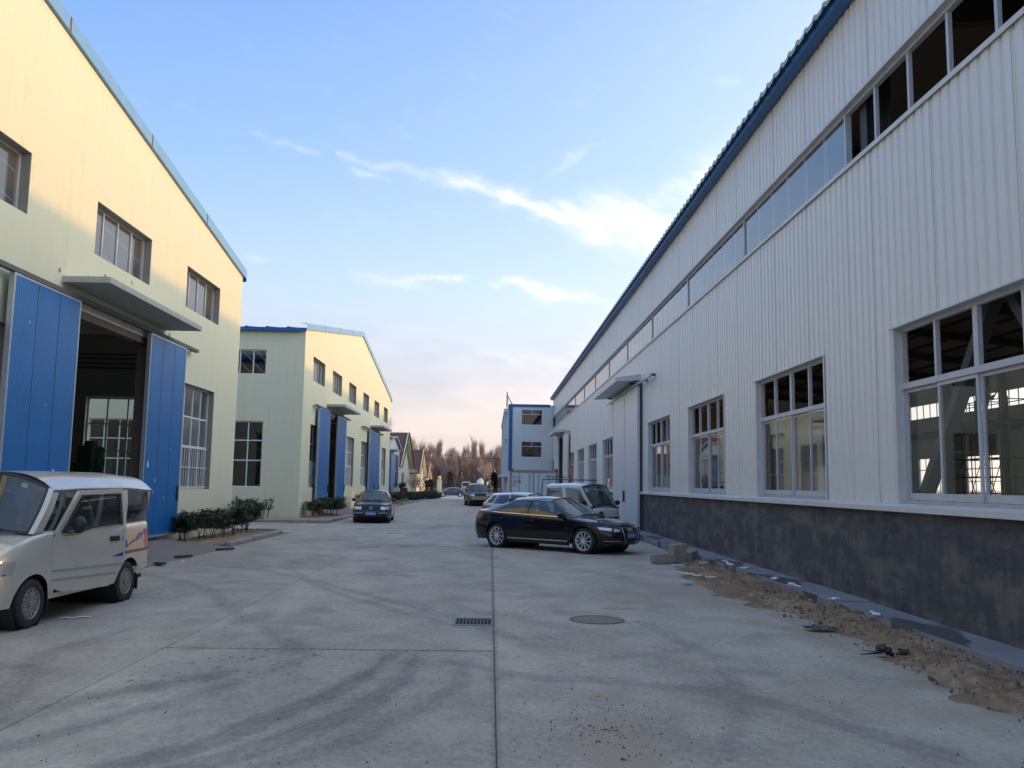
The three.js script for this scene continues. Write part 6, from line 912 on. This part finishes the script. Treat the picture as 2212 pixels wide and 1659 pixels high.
{
  const tM = [std([.60, .42, .32], .95), std([.55, .385, .29], .95), std([.5, .37, .3], .95)], bM = [std([.38, .28, .22], .95), std([.32, .24, .19], .95)];  // twig colours lightened in place of distance haze
  const kinds = [[301, 13, .5, 1.5, 3600], [302, 14, .42, 1.8, 3600], [303, 12, .7, 1.15, 3600], [304, 13.5, .36, 2.1, 3400]].map((a) => bareTree(...a, .02));
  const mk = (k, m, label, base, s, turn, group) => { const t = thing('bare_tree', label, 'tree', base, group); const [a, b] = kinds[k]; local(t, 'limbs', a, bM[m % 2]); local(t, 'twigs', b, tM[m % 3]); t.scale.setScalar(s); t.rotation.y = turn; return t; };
  const wood = 'bare brown winter tree in the wood behind the cross road'; reseed(77);
  const spots = []; for (let row = 0; row < 4; row++) for (let x = -40; x < 9; x += 2.2) spots.push([x + rr(-1, 1), 195 + row * 6 + rr(-3, 3), rr(.85, 1.1) * (row > 1 ? 1.0 : .72)]);
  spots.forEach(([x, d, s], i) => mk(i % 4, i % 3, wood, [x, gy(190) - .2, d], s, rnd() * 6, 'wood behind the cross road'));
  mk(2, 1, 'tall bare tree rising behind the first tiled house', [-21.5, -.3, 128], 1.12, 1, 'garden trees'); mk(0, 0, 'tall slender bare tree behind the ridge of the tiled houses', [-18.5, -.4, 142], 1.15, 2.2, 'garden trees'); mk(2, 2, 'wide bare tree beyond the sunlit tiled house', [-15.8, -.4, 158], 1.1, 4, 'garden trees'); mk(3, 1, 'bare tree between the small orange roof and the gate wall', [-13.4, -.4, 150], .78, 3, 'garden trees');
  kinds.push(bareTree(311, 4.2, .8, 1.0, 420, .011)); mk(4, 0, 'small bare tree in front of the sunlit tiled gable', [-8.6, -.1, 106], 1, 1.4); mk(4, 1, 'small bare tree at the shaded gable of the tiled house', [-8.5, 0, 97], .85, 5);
  { reseed(501); const bl = []; for (let i = 0; i < 14000; i++) { const x = rr(-44, 12), d = rr(193, 228), y = gy(190) - .2 + rr(0, .6), L = rr(1.2, 4.4), a = rr(-.5, .5), q = rr(-.5, .5); bl.push(x - .035, y, -d, x + .035, y, -d, x + a * L * .5, y + L, -d + q * L * .5); } const u = new THREE.Mesh(tri(bl), std([.2, .14, .1], .95)); u.name = 'undergrowth'; u.castShadow = u.receiveShadow = true; u.userData = { label: 'brown brushwood filling the foot of the wood', category: 'undergrowth', kind: 'stuff' }; scene.add(u); }
  // pollarded roadside tree with pale cut limbs, and an evergreen
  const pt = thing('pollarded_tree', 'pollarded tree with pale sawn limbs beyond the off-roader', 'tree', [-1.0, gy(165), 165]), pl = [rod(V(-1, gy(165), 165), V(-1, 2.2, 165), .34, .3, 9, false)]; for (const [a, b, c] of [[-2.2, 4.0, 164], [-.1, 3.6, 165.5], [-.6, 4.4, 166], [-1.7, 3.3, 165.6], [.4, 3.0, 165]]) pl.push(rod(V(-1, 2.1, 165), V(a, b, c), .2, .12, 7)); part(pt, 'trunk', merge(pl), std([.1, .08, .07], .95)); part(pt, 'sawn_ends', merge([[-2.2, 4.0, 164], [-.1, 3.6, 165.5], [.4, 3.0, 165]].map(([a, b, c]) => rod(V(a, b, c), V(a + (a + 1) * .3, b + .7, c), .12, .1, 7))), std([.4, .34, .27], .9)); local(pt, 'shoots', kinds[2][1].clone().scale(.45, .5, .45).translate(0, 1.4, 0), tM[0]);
  reseed(401); const eg = (label, base, h, r, n, m) => { const t = thing('evergreen', label, 'tree', base), lv = []; for (let i = 0; i < n; i++) { const f = Math.pow(rnd(), .8), y = h * (.14 + .86 * f), a = rnd() * 6.283, k = r * (1 - f * .75) * Math.sqrt(rnd()) * (.75 + .4 * Math.sin(a * 3 + y * 4)); leafShape(lv, new THREE.Vector3(Math.cos(a) * k, y + rr(-.1, .1), Math.sin(a) * k), new THREE.Vector3(Math.cos(a), rr(-.5, .6), Math.sin(a)).normalize(), new THREE.Vector3(0, 1, 0), .26, .06); } local(t, 'foliage', tri(lv), std(m, .85)); local(t, 'trunk', rod(new THREE.Vector3(0, 0, 0), new THREE.Vector3(0, h * .8, 0), .07, .03, 7), barkM); };
  eg('dark evergreen growing beside the office block porch', [.35, 0, 96], 3.0, .65, 1500, [.022, .03, .016]); eg('broad evergreen bush near the globe lamp pillar', [-8.3, -.15, 117], 2.3, 1.5, 2200, [.022, .034, .018]); eg('dark conifer against the wall beside the globe lamp pillar', [-7.4, gy(160), 160], 4.2, 1.3, 1500, [.012, .02, .012]);
  // low bank and wall across the end of the road
  const bk = structure('road_bank'); local(bk, 'bank', patch((a, t) => V(lerp(-70, 60, a), gy(176) - .1 + Math.sin(t * Math.PI) * (1.0 + .5 * fbm(a * 40, 3, 3)) + fbm(a * 90, t * 6, 3) * .3, lerp(177, 196, t)), 0, 1, 0, 1, 160, 8), std([.11, .085, .06], .97, { map: per(mottle, 3) }));
  local(bk, 'rear_bank', patch((a, t) => V(lerp(-110, 90, a), gy(190) - .3 + Math.sin(t * Math.PI) * (4.2 + 2.2 * fbm(a * 70, 9, 4)) + fbm(a * 200, t * 8, 3) * .6, lerp(234, 252, t)), 0, 1, 0, 1, 300, 8), std([.15, .105, .08], .97, { map: per(mottle, 3) }));
  one('boundary_wall', merge([rbox(-26, 14, gy(174), gy(174) + 1.1, 174.4, 174.7, .02)]), std([.16, .16, .18], .9, { map: per(mottle, 3) }), 'low grey boundary wall along the far side of the cross road', 'wall', [-6, gy(174), 174.5]);
  one('overhead_cable', (() => { const p = []; for (let i = 0; i <= 20; i++) { const t = i / 20; p.push(V(lerp(-13, 12, t), 7.2 - Math.sin(t * Math.PI) * 1.2 - .0 * t, lerp(150, 148, t))); } return new THREE.TubeGeometry(new THREE.CatmullRomCurve3(p), 40, .03, 5); })(), M.dark, 'thin dark overhead cable strung across the road before the wood', 'cable', [0, 6, 149]);
}
{ // red handcart with black sacks by the shed
  const t = thing('red_cart', 'dark red cart piled with black sacks beside the white shed', 'cart', [-8.3, .1, 87]), rm = std([.13, .02, .025], .6); part(t, 'tub', merge([rbox(-9.0, -8.2, .5, 1.28, 86.4, 87.6, .04)]), rm); for (const s of [86.6, 87.6]) part(t, 'wheel', rod(V(-7.95, .3, s), V(-7.85, .3, s), .26, .26, 16), M.tyre); part(t, 'handle', merge([rod(V(-8.4, 1.0, 86.4), V(-8.4, 1.2, 85.7), .025, .025, 6)]), M.steel);
  const s = thing('black_sacks', 'heap of black sacks on the dark red cart', 'sack', [-8.4, 1.15, 87]), l = []; reseed(8); for (let i = 0; i < 7; i++) { const g = new THREE.IcosahedronGeometry(.19, 2); g.scale(1, rr(.8, 1.3), 1); g.translate(-8.62 + rr(-.25, .22), 1.32 + rr(0, .32), -87 + rr(-.4, .4)); l.push(g); } part(s, 'sacks', merge(l), std([.02, .02, .02], .6));
}
// ------------------------------------------------------------------ inside the hall: scaffold tower and two workers
{
  const sx = 24.8, sd = 43.6, t = thing('scaffold_tower', 'steel scaffold tower inside the hall seen through the nearest large window', 'scaffold', [sx, .12, sd]), pm = std([.1, .1, .1], .6);
  for (const dx of [-.7, .7]) for (const dd of [-2.6, -.9, .9, 2.6]) part(t, 'upright', rod(V(sx + dx, .12, sd + dd), V(sx + dx, 6.5, sd + dd), .03, .03, 7), pm);
  for (const y of [.5, 1.7, 2.5, 3.4, 5.15, 6.2]) part(t, 'ledger', merge([...[-.7, .7].map((dx) => rod(V(sx + dx, y, sd - 2.6), V(sx + dx, y, sd + 2.6), .025, .025, 6)), ...[-2.6, -.9, .9, 2.6].map((dd) => rod(V(sx - .7, y, sd + dd), V(sx + .7, y, sd + dd), .025, .025, 6))]), pm);
  for (const [a, b] of [[-2.6, -.9], [.9, 2.6], [-.9, .9]]) part(t, 'cross_brace', merge([rod(V(sx - .7, .6, sd + a), V(sx - .7, 3.4, sd + b), .02, .02, 5), rod(V(sx - .7, 3.4, sd + a), V(sx - .7, .6, sd + b), .02, .02, 5)]), pm);
  for (let i = 0; i < 5; i++) part(t, 'deck_board', box(sx - .66 + i * .27, sx - .42 + i * .27, 5.18, 5.23, sd - 2.7, sd + 2.7), std([.2, .15, .1], .9));
  function person(label, base, turn, J) {
    const res = 56, mc = new MarchingCubes(res, new THREE.MeshBasicMaterial(), false, false, 60000), half = 1.0, cyy = .9; mc.isolation = 0;
    const bones = J.map(([a, b, r0, r1]) => [...a, b[0] - a[0], b[1] - a[1], b[2] - a[2], r0, r1, Math.max(1e-6, (b[0] - a[0]) ** 2 + (b[1] - a[1]) ** 2 + (b[2] - a[2]) ** 2)]), h2 = res / 2;
    for (let k = 0; k < res; k++) for (let j = 0; j < res; j++) for (let i = 0; i < res; i++) {
      const x = (i - h2) / h2 * half, y = (j - h2) / h2 * half + cyy, z = (k - h2) / h2 * half; let s = 9;
      for (const [ax, ay, az, bx, by, bz, r0, r1, l2] of bones) { const u = Math.max(0, Math.min(1, ((x - ax) * bx + (y - ay) * by + (z - az) * bz) / l2)), d = Math.hypot(x - ax - bx * u, y - ay - by * u, z - az - bz * u) - lerp(r0, r1, u), h = Math.max(.05 - Math.abs(s - d), 0) / .05; s = Math.min(s, d) - h * h * .0125; }
      mc.field[k * res * res + j * res + i] = -s;
    }
    mc.update(); const n = mc.count ?? mc.geometry.drawRange.count, g = new THREE.BufferGeometry(); g.setAttribute('position', new THREE.Float32BufferAttribute(mc.positionArray.slice(0, n * 3), 3)); g.scale(half, half, half); g.translate(0, cyy, 0); g.computeVertexNormals();
    const o = thing('person', label, 'person', base, 'workers on the scaffold'); o.rotation.y = turn; local(o, 'body', g, std([.045, .045, .055], .85)); const hm = new THREE.SphereGeometry(.125, 14, 8, 0, 6.3, 0, 1.7); const hd = J[0][0]; hm.translate(hd[0], hd[1] + .03, hd[2]); local(o, 'helmet', hm, std([.12, .09, .03], .5)); return o;
  }
  const pose = (lean, arm) => [[[.1 + lean, 1.58, 0], [.1 + lean, 1.66, 0], .095, .1], [[lean * .8, 1.4, 0], [.08 + lean, 1.56, 0], .06, .055], [[0, .98, 0], [lean * .75, 1.32, 0], .15, .17], [[lean * .75, 1.38, -.17], [lean * .75, 1.38, .17], .075, .075], [[0, .92, -.09], [.05, .5, -.11], .095, .065], [[.05, .5, -.11], [-.02, .09, -.12], .06, .045], [[0, .92, .09], [-.04, .5, .11], .095, .065], [[-.04, .5, .11], [-.1, .09, .12], .06, .045], [[-.02, .05, -.12], [.16, .04, -.13], .045, .035], [[-.1, .05, .12], [.08, .04, .13], .045, .035], [[lean * .75, 1.37, -.2], [lean * .75 + .12, 1.12, -.27], .055, .045], [[lean * .75 + .12, 1.12, -.27], [lean * .75 + .36, 1.1 + arm, -.2], .043, .032], [[lean * .75 + .36, 1.1 + arm, -.2], [lean * .75 + .45, 1.12 + arm, -.18], .034, .026], [[lean * .75, 1.37, .2], [lean * .75 + .15, 1.14, .28], .055, .045], [[lean * .75 + .15, 1.14, .28], [lean * .75 + .38, 1.22 + arm, .2], .043, .032], [[lean * .75 + .38, 1.22 + arm, .2], [lean * .75 + .46, 1.25 + arm, .18], .034, .026]];
  person('worker in dark clothes leaning forward on the scaffold deck inside the hall', [sx + .1, 5.23, sd + .75], .3, pose(.22, .05)); person('worker in dark clothes reaching up on the scaffold deck inside the hall', [sx, 5.23, sd - .2], -.2, pose(.1, .28));
}
{ // crate stack added inside the hall to keep sun off the cream wall
  const wm = std([.24, .17, .11], .9, { map: per(mottle, .7) }), bM = std([.2, .14, .09], .9);
  [[27.3, 0], [29.9, 0], [27.5, 2.12], [30.0, 2.1]].forEach(([d, y], i) => {
    const t = thing('sun_block_crate', ['added sun blocking crate on the hall floor behind the fourth window', 'added sun blocking crate on the hall floor next to the door pier', 'added sun blocking crate stacked on top behind the fourth window', 'added sun blocking crate stacked on top next to the door pier'][i], 'crate', [7.9, .12 + y, d + 1.2], 'added sun blocking crates inside the hall'), x0 = 7.1, x1 = 8.9, y0 = .12 + y, y1 = y0 + 2.08;
    for (let k = 0; k < 6; k++) part(t, 'board', box(x0, x0 + .03, y0 + k * .345 + .006, y0 + (k + 1) * .345 - .006, d, d + 2.5), wm);
    part(t, 'crate_body', box(x0 + .031, x1, y0, y1 - .01, d, d + 2.5), wm); for (const e of [d, d + 1.2, d + 2.4]) part(t, 'batten', box(x0 - .03, x0, y0, y1 - .02, e, e + .1), bM);
  });
}
renderer.render(scene, camera);
